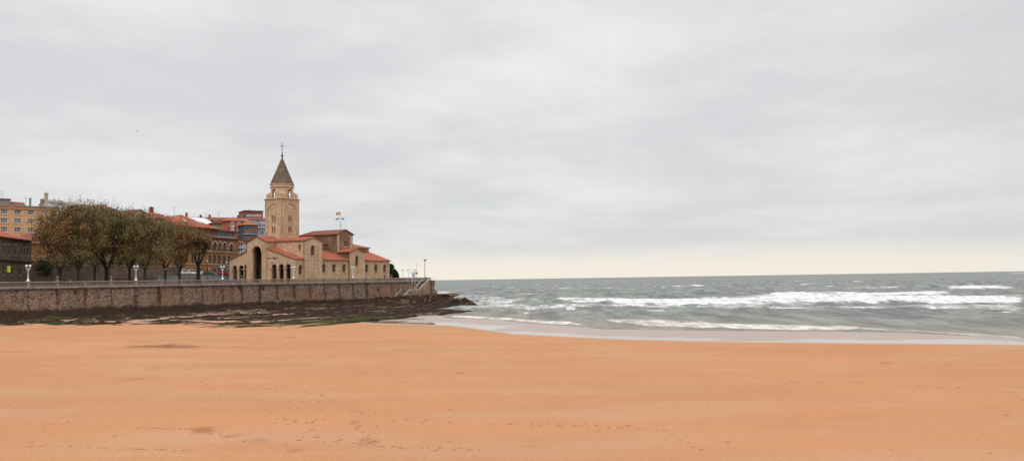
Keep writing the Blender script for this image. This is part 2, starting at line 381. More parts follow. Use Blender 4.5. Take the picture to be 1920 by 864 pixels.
    for o,u in faces[:2]:
        u2=Vector(u); inn=Vector((-u2.y,u2.x)); ob=(o[0]+inn.x*.2,o[1]+inn.y*.2)
        for zc in (26.7,30.8):
            for d in (-.5,.5): 
                f=win(TR,TO,ob,u,w/2+d,.72,zc,zc+2.4,mull=0,fw=.05,sill=False)
        for zc in (26.7,30.8): m=MB(); m.slab((ob[0]-inn.x*.1,ob[1]-inn.y*.1),u,[(w/2-1.2,zc-.25),(w/2+1.2,zc-.25),(w/2+1.2,zc-.02),(w/2-1.2,zc-.02)],(),.1); C(m,'window_ledge',ST2)
    cx,cy=TO[0],TO[1]
    def sq(h,z0,z1,m): m.box(cx-h,cx+h,cy-h,cy+h,z0,z1)
    m=MB(); sq(4.5,39.,39.2,m); sq(4.7,39.2,39.45,m); C(m,'cornice',ST2)
    # belfry: octagon standing on broached corners, four open arches
    ri=4.0; hw=ri*math.tan(PI/8); m=MB()
    for k in range(8):
        a=k*PI/4-PI/2; nn=Vector((math.cos(a),math.sin(a))); u=Vector((-nn.y,nn.x))
        o=Vector((cx,cy))+nn*ri-u*hw
        hs=[arch(hw,1.75,39.9,42.9,8)] if k%2==0 else []
        m.slab(o,u,[(0,39.45),(2*hw,39.45),(2*hw,43.7),(0,43.7)],hs,.6)
    for sx in (-1,1):
        for sy in (-1,1):
            c0=(cx+sx*ri,cy+sy*ri); a=(cx+sx*hw,cy+sy*ri); b=(cx+sx*ri,cy+sy*hw)
            m.prism([a,c0,b],39.45,41.2)
            mid=((a[0]+b[0])/2,(a[1]+b[1])/2)
            m.add([(*a,41.2),(*c0,41.2),(*b,41.2),(*mid,42.2)],[[0,1,3],[1,2,3],[0,2,1],[0,3,2]])
    C(m,'belfry',ST_)
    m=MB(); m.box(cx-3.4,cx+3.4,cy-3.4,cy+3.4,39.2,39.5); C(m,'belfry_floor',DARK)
    for k,(bx,by) in enumerate(((-2.6,0),(0,-2.6),(2.6,0),(0,2.6))):
        m=MB(); m.lathe([(.05,1.5),(.35,1.45),(.5,1.1),(.55,.6),(.72,.1),(.78,0)],cx+bx,cy+by,12,40.3)
        m.box(cx+bx-(.12 if bx else 1.1),cx+bx+(.12 if bx else 1.1),cy+by-(1.1 if bx else .12),cy+by+(1.1 if bx else .12),41.8,42.05)
        C(m,'bell',mat('bell_bronze',(.05,.06,.05),rough=.5) if k==0 else MATS['bell_bronze'],smooth=False)
    def octp(r): return [(cx+r/math.cos(PI/8)*math.cos(PI/8+k*PI/4),cy+r/math.cos(PI/8)*math.sin(PI/8+k*PI/4)) for k in range(8)]
    m=MB(); m.prism(octp(4.3),43.7,43.95); m.prism(octp(4.15),43.95,44.7); m.prism(octp(4.4),44.7,45.); C(m,'cornice',ST2)
    m=MB()
    rows=22
    for i in range(rows):
        z0=45.+10.2*i/rows; z1=45.+10.2*(i+1)/rows; r0=4.12*(1-i/rows)+.06; r1=4.12*(1-(i+1)/rows)+.16
        m.prism(octp(r0),z0,z1,octp(r1))
    C(m,'spire',SLATE)
    m=MB(); m.lathe([(.16,0),(.3,.3),(.2,.6),(.5,.9),(.5,1.1),(.18,1.4),(.1,1.7),(.28,2.0),(.1,2.3),(.05,2.5)],cx,cy,10,54.8); fi=C(m,'finial',IRON)
    m=MB(); m.box(cx-.07,cx+.07,cy-.07,cy+.07,57.2,60.6)
    d=Vector((1,-1)).normalized(); m.tube((cx-d.x*.95,cy-d.y*.95,59.4),(cx+d.x*.95,cy+d.y*.95,59.4),.09); C(m,'cross',IRON)
    # drain spouts
    return R
church()
# flagpole on the great transept roof
def flagpole():
    s,t=129.1,19.2; P=W(s,t,28.45); R=empty('flagpole',P,0)
    tag(R,'slim steel flagpole flying three flags above the dark stone transept roof','flagpole')
    m=MB(); m.tube((0,0,0),(0,0,2.4),.09); m.tube((0,0,2.4),(0,0,6.9),.05); m.tube((-.45,0,1.5),(.45,0,1.5),.04); m.tube((-.45,0,1.5),(-.45,0,2.6),.03); m.tube((.45,0,1.5),(.45,0,2.6),.03); m.build('pole',GREYM,R)
    m=MB(); m.tube((-1.1,0,4.5),(1.5,0,4.5),.03); m.build('yard',GREYM,R)
    def flag(x0,x1,z,h,bands,nm,lab):
        f=None
        for i,(c,fr0,fr1) in enumerate(bands):
            m=MB(); n=10
            for k in range(n):
                a=k/n;b=(k+1)/n
                def pt(q,fr): 
                    x=x0+(x1-x0)*q; return (x,.14*math.sin(q*7)*q+.02*i*0,z+h*fr-.12*q+.06*math.sin(q*6))
                m.add([pt(a,fr0),pt(b,fr0),pt(b,fr1),pt(a,fr1)],[[0,1,2,3]])
            o=m.build('flag' if f is None else 'stripe',c,f or R,recalc=False)
            if f is None: f=o; o['label']=lab
    red=mat('flag_red',(.55,.12,.08),rough=.8,coord='Object'); yel=mat('flag_yellow',(.75,.48,.14),rough=.8,coord='Object'); blu=mat('flag_blue',(.20,.32,.52),rough=.8,coord='Object'); navy=mat('flag_navy',(.05,.07,.2),coord='Object')
    flag(0,-1.75,5.75,1.05,[(red,.75,1),(yel,.25,.75),(red,0,.25)],'f','red and yellow striped flag flying left from the top of the pole')
    flag(-.55,-1.95,3.85,.7,[(blu,0,1)],'f','plain blue flag on the left yardarm')
    flag(1.5,.95,3.85,.65,[(red,.5,1),(WHT,0,.5)],'f','red, white and navy flag on the right yardarm')
    m=MB(); m.add([(.93,.02,4.5),(.4,.1,4.4),(.42,.1,3.95),(.93,.02,3.85)],[[0,1,2,3]]); m.build('flag',navy,R,recalc=False,label='dark blue flag close to the pole on the right yardarm')
flagpole()
# ================================================================== numpy noise
def vnoise(x,y,seed=0):
    xi=np.floor(x).astype(np.int64); yi=np.floor(y).astype(np.int64); fx=x-xi; fy=y-yi
    fx=fx*fx*(3-2*fx); fy=fy*fy*(3-2*fy)
    def h(a,b):
        n=(a*374761393+b*668265263+seed*1274126177)&0x7fffffff
        n=((n^(n>>13))*1274126177)&0x7fffffff; n=(n^(n>>16))&0x7fffffff
        return n/0x7fffffff
    return (h(xi,yi)*(1-fx)+h(xi+1,yi)*fx)*(1-fy)+(h(xi,yi+1)*(1-fx)+h(xi+1,yi+1)*fx)*fy
def fbm(x,y,o=5,seed=0,g=.5):
    r=0;a=1.;t=0
    for i in range(o): r=r+a*vnoise(x*2**i+i*17.3,y*2**i-i*9.1,seed+i); t+=a; a*=g
    return r/t
def sstep(x,a,b):
    x=np.clip((x-a)/(b-a),0,1); return x*x*(3-2*x)
# shore lines in plan: where the dry sand ends and where the water begins
GW=np.array([(-140,300),(-80,262),(-45,205),(-33,170),(-28,162),(-20.5,157),(-12,152),(-6,139),(0,125),(8,117),(15,110.5),(26.6,104),(42,98.5),(57,93.5),(80,86),(200,60),(600,-60)],float)
GF=np.array([(-140,600),(-60,420),(-30,300),(-20,228),(-15.4,192),(-8,184),(-1.6,174),(4,162),(9.9,152),(14.6,141.5),(33.8,132),(51,125.7),(57.5,119.7),(65.2,107),(90,98),(200,74),(600,-40)],float)
gw=lambda X:np.interp(X,GW[:,0],GW[:,1])
gf=lambda X:np.interp(X,GF[:,0],GF[:,1])
def sandz(X,Y):
    w=gw(X); f=gf(X)
    q=(Y-w)/(f-w)
    land=.25+.0035*(w-Y)+.10*sstep(w-Y,0,12)
    z=np.where(q<0,land,.25-.27*q)
    z=np.where(q>1,-.02-.02*(Y-f),z)
    return np.maximum(z,-4.)
def add_attr(me,name,arr):
    a=me.attributes.new(name,'FLOAT','POINT'); a.data.foreach_set('value',np.asarray(arr,np.float32).ravel())
def grid_mesh(name,X,Y,Z,mt,attrs=None,smooth=True,keep=None):
    h,w=X.shape; me=bpy.data.meshes.new(name)
    co=np.stack([X,Y,Z],-1).reshape(-1,3).astype(np.float32)
    i=np.arange(h*w).reshape(h,w); q=np.stack([i[:-1,:-1],i[:-1,1:],i[1:,1:],i[1:,:-1]],-1).reshape(-1,4)
    if keep is not None:
        k=keep.reshape(-1)[q].any(1); q=q[k]
    me.vertices.add(len(co)); me.vertices.foreach_set('co',co.ravel())
    me.loops.add(q.size); me.loops.foreach_set('vertex_index',q.ravel().astype(np.int32))
    me.polygons.add(len(q)); me.polygons.foreach_set('loop_start',np.arange(0,q.size,4,dtype=np.int32)); me.polygons.foreach_set('loop_total',np.full(len(q),4,np.int32))
    me.update(calc_edges=True); me.validate()
    if smooth: me.polygons.foreach_set('use_smooth',np.ones(len(me.polygons),bool))
    for k,v in (attrs or {}).items(): add_attr(me,k,v)
    ob=bpy.data.objects.new(name,me); COL.objects.link(ob); me.materials.append(mt)
    # normals up
    return ob
# ------------------------------------------------------------------ sand
def attrn(nt,n):
    a=nt.nodes.new('ShaderNodeAttribute'); a.attribute_name=n; return a.outputs['Fac']
def sand():
    m,nt,p=nodes('beach_sand'); tc=N(nt,'ShaderNodeTexCoord'); v=tc.outputs['Object']
    wet=attrn(nt,'wet'); mir=attrn(nt,'film'); st=attrn(nt,'stain'); damp=attrn(nt,'damp')
    c=mixc(nt,ramp(nt,noi(nt,v,.03,5,.6,(1,1.6,1)),.35,.65),(.478,.232,.112),(.43,.214,.106))
    # smooth paler drifts of fine sand drawn out along the tide line
    c=mixc(nt,mth(nt,'MULTIPLY',ramp(nt,noi(nt,v,.16,6,.62,(.28,1.,1)),.47,.64),.45),c,(.45,.285,.175))
    c=mixc(nt,mth(nt,'MULTIPLY',ramp(nt,noi(nt,v,.06,5,.6,(.4,1.,1)),.50,.68),.4),c,(.46,.195,.09))
    f=ramp(nt,noi(nt,v,5.,6,.85),.25,.75); c=mixc(nt,1.,c,mixc(nt,f,(.86,.85,.84),(1.14,1.14,1.14)),'MULTIPLY')
    f=ramp(nt,noi(nt,v,.7,3,.6,(.6,1.8,1)),.66,.78); c=mixc(nt,mth(nt,'MULTIPLY',f,.13),c,(.38,.15,.07))
    c=mixc(nt,mth(nt,'MULTIPLY',damp,.7),c,(.47,.25,.135))
    c=mixc(nt,mth(nt,'MULTIPLY',st,.95),c,(.20,.075,.035))
    c=mixc(nt,wet,c,(.33,.225,.165))
    L(nt,c,p.inputs['Base Color'])
    r=mth(nt,'SUBTRACT',mth(nt,'SUBTRACT',.92,mth(nt,'MULTIPLY',wet,.56)),mth(nt,'MULTIPLY',mir,.33),clamp=True); L(nt,r,p.inputs['Roughness'])
    L(nt,mth(nt,'ADD',mth(nt,'MULTIPLY',wet,.4),mth(nt,'MULTIPLY_ADD',mir,1.,.08)),p.inputs['Specular IOR Level'])
    b=N(nt,'ShaderNodeBump'); b.inputs['Distance'].default_value=.05
    L(nt,mth(nt,'MULTIPLY',mth(nt,'SUBTRACT',1.,wet),.5,clamp=True),b.inputs['Strength']); L(nt,noi(nt,v,1.6,6,.7,(.7,1.6,1)),b.inputs['Height']); L(nt,b.outputs[0],p.inputs['Normal'])
    rr=[2.]
    while rr[-1]<560: rr.append(rr[-1]*1.011+.05)
    rr=np.array(rr); aa=np.radians(np.linspace(-75,75,760))
    R,A=np.meshgrid(rr,aa,indexing='ij'); X=R*np.sin(A); Y=R*np.cos(A)
    # flat sheet behind the camera is covered by shifting the fan's centre back
    Y=Y-25
    Z=sandz(X,Y); d=gw(X)-Y
    land=sstep(d,0,8)
    Z=Z+land*((fbm(X*.045,Y*.09,4,3)-.5)*.35+(fbm(X*.35,Y*.7,4,9)-.5)*.05)
    q=(Y-gw(X))/(gf(X)-gw(X)); nz=(fbm(X*.06,Y*.12,4,21)-.5)
    wet=sstep(q,-.015,.03)
    wet=np.maximum(wet,.5*sstep(Y+nz*16,160,176)*(1-sstep(X,-26,-14)))
    film=sstep(q,0,.05)*(1-sstep(q+nz*1.1+(fbm(X*.2,Y*.5,3,44)-.5)*.25,.14,.45))*.95
    film=np.maximum(film,.08*sstep(q,.1,.3)+.3*sstep(q+nz*.3,.75,1.))*wet
    stain=np.zeros_like(X)
    def spot(px,py,wx,wy,k,seed):
        P=atZ(px,py,.4); Qx=atZ(px+wx,py,.4); Qy=atZ(px,py-wy,.4)
        ex=(X-P.x-(Y-P.y)*(P.x/P.y))/(abs(Qx.x-P.x)); ey=(Y-P.y)/(abs(Qy.y-P.y))
        dd=np.sqrt(ex**2+ey**2)+(fbm(X*.5,Y*.25,4,seed)-.5)*1.1
        return k*(1-sstep(dd,.35,1.05))
    for i,a in enumerate([(307,654,64,5.2,.9),(380,818,28,5,.6),(440,829,30,3,.4),(490,838,30,7,.35),(690,838,26,9,.35),(275,646,45,1.2,.5),(420,653,70,1.,.5),(665,803,18,5,.4),(30,667,50,1.5,.35),(545,634,14,1.5,.6),(62,621,25,1,.5),(500,620,60,1.2,.35),(860,703,16,3,.6),(320,697,60,1,.45),(270,717,40,1,.45),(1225,680,14,1,.5),(1660,682,12,1,.45),(555,858,25,4,.35),(1220,722,30,2,.25),(60,638,60,1,.4),(760,655,80,1,.35),(1000,845,60,2,.3)]):
        stain=np.maximum(stain,spot(*a,i*3+1))
    damp=np.zeros_like(X)
    for i,a in enumerate([(640,686,90,9,.6),(560,745,70,8,.4),(940,690,120,8,.4),(1180,690,130,9,.45),(1260,720,120,7,.5),(1380,716,110,8,.5),(1080,715,90,6,.4),(940,760,80,12,.35),(1400,780,160,10,.35),(1150,790,200,6,.3),(1650,745,180,5,.25),(1060,640,60,3,.3)]):
        damp=np.maximum(damp,spot(*a,i*3+90))
    ob=grid_mesh('sand_beach',X,Y,Z,m,{'wet':wet,'film':film,'stain':stain,'damp':damp})
    tag(ob,'orange sand beach with a shiny wet strip along the water',None,None,'structure'); ob.name='beach'
sand()
# ------------------------------------------------------------------ footprints, trodden clods of damp sand
def footprints():
    rnd=random.Random(5); m=MB()
    def pr(px,py,sc=1.):
        P=atZ(px,py,.4); z=float(sandz(np.array([P.x]),np.array([P.y]))[0]); 
        P=Vector((P.x,P.y,0)); n=7; o=len(m.v)
        a=rnd.uniform(0,PI); lx=rnd.uniform(.12,.24)*sc; ly=rnd.uniform(.07,.13)*sc
        for k in range(n):
            t=2*PI*k/n; rr=rnd.uniform(.8,1.2); dx=math.cos(t)*lx*rr; dy=math.sin(t)*ly*rr
            m.v.append((P.x+dx*math.cos(a)-dy*math.sin(a),P.y+dx*math.sin(a)+dy*math.cos(a),0)) 
        m.v.append((P.x,P.y,.05)); m.f+=[[o+k,o+(k+1)%n,o+n] for k in range(n)]
    def trail(pts,step,jy=1.2):
        for (x0,y0),(x1,y1) in zip(pts,pts[1:]):
            L_=math.hypot(x1-x0,y1-y0); k=0.
            while k<L_:
                f=k/L_; pr(x0+(x1-x0)*f+rnd.uniform(-3,3),y0+(y1-y0)*f+rnd.uniform(-jy,jy)*1.3,rnd.uniform(.45,1.2)); k+=step*rnd.uniform(.5,1.6)
    trail([(450,737),(500,737),(535,738),(575,743),(605,749),(635,767),(680,785),(700,798)],13)
    trail([(480,760),(540,760),(600,762),(640,768)],13)
    trail([(740,797),(800,798),(850,799),(960,802),(1050,806),(1180,808)],34,2)
    trail([(745,720),(800,719),(850,716)],9,.6)
    trail([(1310,708),(1400,707),(1500,718),(1600,718),(1700,723),(1800,730),(1920,738)],17,1.5)
    trail([(0,693),(100,693)],8,.4); trail([(380,722),(400,735),(430,755)],9)
    trail([(560,838),(640,836),(700,842),(760,848),(860,852),(910,850)],16,3)
    trail([(260,814),(360,816),(430,829)],12); trail([(55,850),(130,851),(260,856),(380,858)],16)
    trail([(1000,805),(1100,806),(1250,812),(1300,846),(1330,850)],13,3)
    trail([(660,800),(672,810),(690,830),(705,840)],7,6)
    for _ in range(18): pr(rnd.gauss(570,25),rnd.gauss(800,22),.8)
    for _ in range(40): pr(rnd.uniform(0,1920),rnd.uniform(700,860),rnd.uniform(.5,1))
    # rest the clods on the sand surface
    bv=bpy.data.objects['beach']; dg=bpy.context.evaluated_depsgraph_get()
    for i,v in enumerate(m.v):
        ok,loc,nn,_=bv.ray_cast(Vector((v[0],v[1],20)),Vector((0,0,-1)))
        m.v[i]=(v[0],v[1],(loc.z if ok else .4)+.006+v[2]*.5)
    fm=mat('trodden_sand',(.33,.145,.068),(.40,.18,.09),coord='Object',rough=.95)
    ob=m.build('footprints',fm); tag(ob,'scattered trails of footprints trodden across the dry orange sand',None,None,'stuff'); ob['category']='footprints'
bpy.context.view_layer.update()
footprints()
# ------------------------------------------------------------------ sea
def band(l):
    """foam patch given by its far and near edges; returns azimuth, near and far distance"""
    A=[];N_=[];Fr=[]
    for x,yf,yn in l:
        p=atZ(x,yn); q=atZ(x,yf); A.append(math.atan2(p.x,p.y)); N_.append(math.hypot(p.x,p.y)); Fr.append(math.hypot(q.x,q.y))
    return np.array(A),np.array(N_),np.array(Fr)
def sea():
    rr=[78.]
    while rr[-1]<1500: rr.append(rr[-1]*1.0031)
    while rr[-1]<60000: rr.append(rr[-1]*1.05)
    rr=np.array(rr)
    aa=np.radians(np.concatenate([np.linspace(-70,-16,60)[:-1],np.linspace(-16,37,780),np.linspace(37,70,40)[1:]]))
    R,A=np.meshgrid(rr,aa,indexing='ij'); X=R*np.sin(A); Y=R*np.cos(A)
    d=Y-gf(X); amp=sstep(d,-5,90)*.9+.1*sstep(d,-6,6)
    Z=np.zeros_like(X); rs=np.random.RandomState(4)
    fade=1/(1+(R/900.)**2)
    for i in range(34):
        lam=2.2*1.13**i*.9; lam=min(lam,70); th=rs.normal(0,.2 if lam>9 else .7)+.02
        k=2*PI/lam; ph=rs.uniform(0,6.28); a=.0075*lam**.85*(1.15 if lam>7 else 1.)
        if lam<6: f=fade*np.clip(1.3-R/600,0,1)
        else: f=fade**.5
        s=np.sin(k*(X*math.sin(th)+Y*math.cos(th))+ph+2*fbm(X/lam/3,Y/lam/3,1,i))
        Z+=a*amp*f*(1-np.abs(s))*1.2*np.where(R<1500,1,0)-.0
    Z-=Z[R<1500].mean()*.9*amp*np.where(R<1500,1,0)
    foam=np.zeros_like(X); brown=np.zeros_like(X)
    wob=(fbm(X*.05,Y*.02,4,77)-.5)
    def add(l,k,ridge=0.,soft=.25,rag=.9,seed=0):
        nonlocal foam,Z
        a,n,f=band(l); nn=np.interp(A,a,n); ff=np.interp(A,a,f)
        ins=(A>a[0])&(A<a[-1]); edge=sstep(A,a[0]-.004,a[0]+.012)*(1-sstep(A,a[-1]-.012,a[-1]+.002))
        w=np.maximum(ff-nn,1.); q=(R-nn)/w+(fbm(X*.16+seed,Y*.03,4,seed)-.5)*rag*.6
        v=sstep(q,-.08,.1)*(1-sstep(q,1-soft*2,1.12))*k*edge
        v=v*np.clip(.35+1.25*fbm(X*.05+seed*3,Y*.012,4,seed+30),.45,1.)
        foam=np.maximum(foam,v)
        if ridge:
            qq=(R-nn)/np.clip(w,6,22)
            Z+=ridge*edge*sstep(qq,-.12,.25)*(1-sstep(qq,.4,1.4))*(.7+.6*fbm(X*.12,Y*.1,3,seed+5))*np.where(v*0+1>0,1,0)
    add([(1035,568,571),(1120,567.5,576),(1200,567,579),(1300,565,581),(1360,562,577),(1480,559,577),(1600,560,577),(1700,560,577),(1800,560,577),(1930,556,577)],1.,.45,.12,.5,1)
    add([(1440,558,563),(1500,554,563),(1560,550.5,562),(1650,551.5,562),(1740,551,560),(1792,549.5,559)],1.,.9,.1,.4,2)
    add([(1300,577,584),(1400,577,585),(1500,577,586),(1700,577,588),(1930,577,589)],.58,0,.3,1.,3)
    add([(1765,543,545),(1800,539.5,546),(1840,537.5,546),(1880,540,545.5),(1910,543.5,545)],.95,.5,.2,.7,4)
    add([(972,581,583),(1000,578,584),(1062,576,585),(1100,575,583),(1150,576,582),(1260,581,584),(1300,582,584)],.72,.0,.3,1.2,5)
    add([(1052,583,584),(1062,582,587.5),(1080,582,587),(1088,583,584)],1.,.35,.1,.3,6)
    add([(975,590,591),(985,589.5,592),(1004,590,592)],.9,.3,.1,.3,7)
    add([(834,592.5,594.4),(870,593,596),(946,595,600.5),(1000,599.5,605),(1062,603.5,609),(1100,609,612)],.85,.05,.2,.8,8)
    add([(1130,601,606),(1180,601,610),(1260,602.5,613),(1360,605,616),(1480,608.5,617.3),(1593,611,618.8),(1625,613,619)],.92,.12,.25,.9,9)
    add([(1590,612,619),(1640,615,619.5),(1710,619,622),(1800,625,628.5),(1935,632,635)],.6,.04,.3,1.,10)
    add([(812,546,556),(850,552,567),(880,555,568),(925,559,578),(960,563,577),(1000,565,572),(1045,567,571)],.72,.2,.2,1.3,11)
    add([(828,578,583),(870,573,581.5),(900,571,583),(960,575,584),(1010,580,585)],.72,.1,.2,1.3,12)
    add([(1285,537,538),(1300,536,538.5),(1330,536.5,538.5)],.9,.5,.1,.3,13)
    add([(1493,535.5,537),(1515,533.5,536.5),(1531,533.5,536)],.9,.5,.1,.3,14)
    add([(1538,539,540.5),(1560,538,540.5),(1579,537.5,539.5)],.9,.5,.1,.3,15)
    add([(1430,584,585.5),(1500,584.5,586.3),(1700,586,588),(1800,586.3,588.2),(1930,587,588.8)],.75,.3,.1,.3,16)
    add([(1880,512.2,513.2),(1900,511.2,512.8),(1935,510.6,512.5)],.8,0,.1,.3,17)
    add([(1300,557.5,558.5),(1308,556.8,558.2),(1318,557.3,558.2)],.9,.2,.1,.2,18)
    add([(1743,588,590),(1790,588,592),(1930,589,594)],.4,0,.3,1.,19)
    add([(1200,589.2,590.2),(1230,588.6,590.4),(1262,589,590)],.8,.2,.1,.2,20)
    # scattered whitecaps out at sea
    rs=np.random.RandomState(11)
    wc=fbm(X*.045,Y*.018,4,55); foam=np.maximum(foam,.85*sstep(wc,.75,.80)*np.where((R>230)&(R<1500),1,0)*sstep(d,60,160)*.95)
    wc=fbm(X*.16,Y*.07,4,58); foam=np.maximum(foam,.7*sstep(wc,.77,.82)*np.where((R>150)&(R<700),1,0)*sstep(d,20,60))
    silt=1-sstep(d+wob*40,4,45)
    m,nt,p=nodes('sea_water'); tc=N(nt,'ShaderNodeTexCoord'); v=tc.outputs['Object']
    fo=attrn(nt,'foam'); si=attrn(nt,'silt')
    c=mixc(nt,ramp(nt,noi(nt,v,.012,4,.6,(.4,1.,1)),.35,.65),(.175,.186,.170),(.215,.226,.208))
    f=ramp(nt,noi(nt,v,.3,8,.75,(.7,.14,1)),.35,.65); c=mixc(nt,1.,c,mixc(nt,f,(.55,.56,.56),(1.32,1.32,1.32)),'MULTIPLY')  # light and shade of small waves put into the water colour as streaks
    c=mixc(nt,mth(nt,'MULTIPLY',si,.4),c,(.25,.19,.145))
    n1=noi(nt,v,.5,8,.72,(.30,.13,1)); n2=noi(nt,v,1.1,6,.75,(.55,.16,1))
    th=mth(nt,'ADD',mth(nt,'MULTIPLY',n1,1.5),mth(nt,'MULTIPLY',n2,1.))
    ff=ramp(nt,mth(nt,'ADD',fo,mth(nt,'SUBTRACT',th,1.45)),.16,.86)
    ff=mth(nt,'MULTIPLY',ff,ramp(nt,fo,.02,.25))
    fc=mixc(nt,ramp(nt,n2,.35,.65),(.52,.52,.51),(.80,.80,.79))
    fc=mixc(nt,mth(nt,'MULTIPLY',si,.35),fc,(.62,.45,.34))
    c=mixc(nt,ff,c,fc); L(nt,c,p.inputs['Base Color'])
    L(nt,mth(nt,'MULTIPLY_ADD',ff,.4,.5),p.inputs['Roughness'])
    p.inputs['IOR'].default_value=1.33
    L(nt,mth(nt,'MULTIPLY_ADD',ff,-.15,.22),p.inputs['Specular IOR Level'])
    b=N(nt,'ShaderNodeBump'); b.inputs['Strength'].default_value=.9; b.inputs['Distance'].default_value=.22
    L(nt,noi(nt,v,.55,8,.66,(.6,1.,1)),b.inputs['Height']); L(nt,b.outputs[0],p.inputs['Normal'])
    ob=grid_mesh('sea',X,Y,Z,m,{'foam':foam,'silt':silt}); tag(ob,'grey green choppy sea with white breaking waves',None,None,'structure')
sea()
# ------------------------------------------------------------------ rock shelf
def rocks():
    P=[atZ(x,y,.3) for x,y in [(-260,614),(-100,617),(0,618),(100,619),(200,619),(420,619),(560,616),(640,607),(695,601),(745,596),(790,590),(868,586),(871,584),(840,580.8),(812,579.8),(815,577.2),(850,576.2),(893,575.3)]]
    pl=[(p.x,p.y) for p in P]+[(-10,259),(-13,272),(-20,300),(-25,328),(-26.5,340)]
    for s,t in ((171,-3),(170,40),(160,3),(-60,3),(-60,-10)): q=W(s,t); pl.append((q.x,q.y))
    pl=np.array(pl); S,T=np.meshgrid(np.arange(-62,176,.42),np.arange(-112,8,.42),indexing='ij')
    X=W0.x+BV.x*S+NV.x*T; Y=W0.y+BV.y*S+NV.y*T
    D=np.full(X.shape,1e9); ins=np.zeros(X.shape,bool)
    n=len(pl)
    for i in range(n):
        ax,ay=pl[i]; bx,by=pl[(i+1)%n]; dx,dy=bx-ax,by-ay; l=dx*dx+dy*dy+1e-9
        t=np.clip(((X-ax)*dx+(Y-ay)*dy)/l,0,1); D=np.minimum(D,np.hypot(X-ax-t*dx,Y-ay-t*dy))
        c=((ay>Y)!=(by>Y)); xx=(bx-ax)*(Y-ay)/(by-ay+1e-12)+ax; ins^=c&(X<xx)
    D=np.where(ins,D,-D)
    n0=fbm(X*.06,Y*.06,4,31)-.5; n1=fbm(S*.10,T*.32,5,32)-.5; n2=1-np.abs(2*fbm(S*.22,T*.34,5,33)-1); n3=fbm(X*1.1,Y*1.1,4,34)-.5
    D=D+(n1*4.5+n0*3)*(1-.75*sstep(S,55,75))
    wd=-T                                                  # distance out from the wall
    def g(s,t,rs,rt,h): return h*np.exp(-((S-s)/rs)**2-((T-t)/rt)**2)
    H=.55+1.2*(1-.3*sstep(S,60,120))*np.exp(-np.maximum(wd,0)/9)+ .45*np.exp(-np.maximum(wd,0)/40)
    H+=g(162,-5,8,5.5,1.5)+g(147,-6.5,11,4,.5)+g(104,-58,8,5,1.3)+g(111,-49,7,6,1.6)+g(128,-33,16,8,1.0)+g(145,-18,14,9,.9)+g(78,-74,9,5,.15)+g(120,-20,30,16,.5)
    rough=.35+.65*sstep(H,.7,1.8)
    blk=1-np.abs(2*fbm(S*.13+5,T*.11,3,61)-1); Z=H*(1-np.exp(-np.maximum(D,0)/1.4))+rough*(1+.5*sstep(S,95,110))*((n2-.80)*1.9+(blk-.78)*2.0)*sstep(D,-1,3)+n1*.55*sstep(D,-1,2)+n3*.6*rough+n0*.5
    # flat slabs near the sand, breaking through it in streaks
    k=(1-sstep(D,2,6+18*(1-sstep(S,25,70))*sstep(S,-60,40)))*(1-.8*sstep(S,60,95)); slabz=.60+(np.round((fbm(S*.05,T*.45,4,41)-.44)*6)/6)*.75+n3*.12
    low=sstep(S,20,-10)
    Z=Z*(1-k*(1-.45*0))+slabz*k
    Z=np.where(D<0,Z-np.minimum(-D,3)*.8,Z)
    # strata ledges
    zz=Z/.55; Z=.5*Z+.5*(.55*(np.floor(zz)+sstep(zz-np.floor(zz),.55,1.)))
    keep=(Z>sandz(X,Y)-.25)&(D>-2.5)
    m,nt,p=nodes('seaweed_rock'); p.inputs['Roughness'].default_value=.95; p.inputs['Specular IOR Level'].default_value=.06
    tc=N(nt,'ShaderNodeTexCoord'); v=tc.outputs['Object']; al=attrn(nt,'algae'); bare=attrn(nt,'bare')
    c=mixc(nt,ramp(nt,noi(nt,v,.25,6,.65),.35,.65),(.017,.012,.009),(.042,.023,.015))
    f=ramp(nt,noi(nt,v,1.4,5,.75),.25,.75); c=mixc(nt,1.,c,mixc(nt,f,(.35,.35,.35),(1.7,1.6,1.5)),'MULTIPLY')
    c=mixc(nt,mth(nt,'MULTIPLY',al,ramp(nt,noi(nt,v,.35,5,.7,(1,.5,1)),.42,.6)),c,(.05,.066,.014))
    c=mixc(nt,mth(nt,'MULTIPLY',ramp(nt,noi(nt,v,.5,6,.75),.6,.72),.15),c,(.10,.075,.055))
    cb=mixc(nt,ramp(nt,noi(nt,v,.7,6,.75),.38,.62),(.25,.155,.10),(.075,.045,.03)); c=mixc(nt,bare,c,cb)
    c=mixc(nt,mth(nt,'MULTIPLY',attrn(nt,'pool'),mth(nt,'MULTIPLY_ADD',ramp(nt,noi(nt,v,.8,4,.7),.4,.6),.6,.15)),c,(.22,.155,.11))
    L(nt,c,p.inputs['Base Color']); b=N(nt,'ShaderNodeBump'); b.inputs['Strength'].default_value=.8; b.inputs['Distance'].default_value=.3
    L(nt,noi(nt,v,1.2,6,.7),b.inputs['Height']); L(nt,b.outputs[0],p.inputs['Normal'])
    alg=(1-sstep(D,5,18))*(1-sstep(S,22,42))*.9+.22*(1-sstep(D,10,60))*(1-sstep(S,20,50))
    bare=sstep(Z+n3*1.2+n2,3.5,4.8)*sstep(S,120,140)
    pool=sstep(fbm(S*.045,T*.42,5,71),.60,.66)*sstep(wd,5,14)*(1-.7*sstep(S,60,110))+.8*sstep(fbm(S*.11,T*.8,4,72),.66,.72)*sstep(wd,4,10)
    pool=np.clip(pool,0,1)
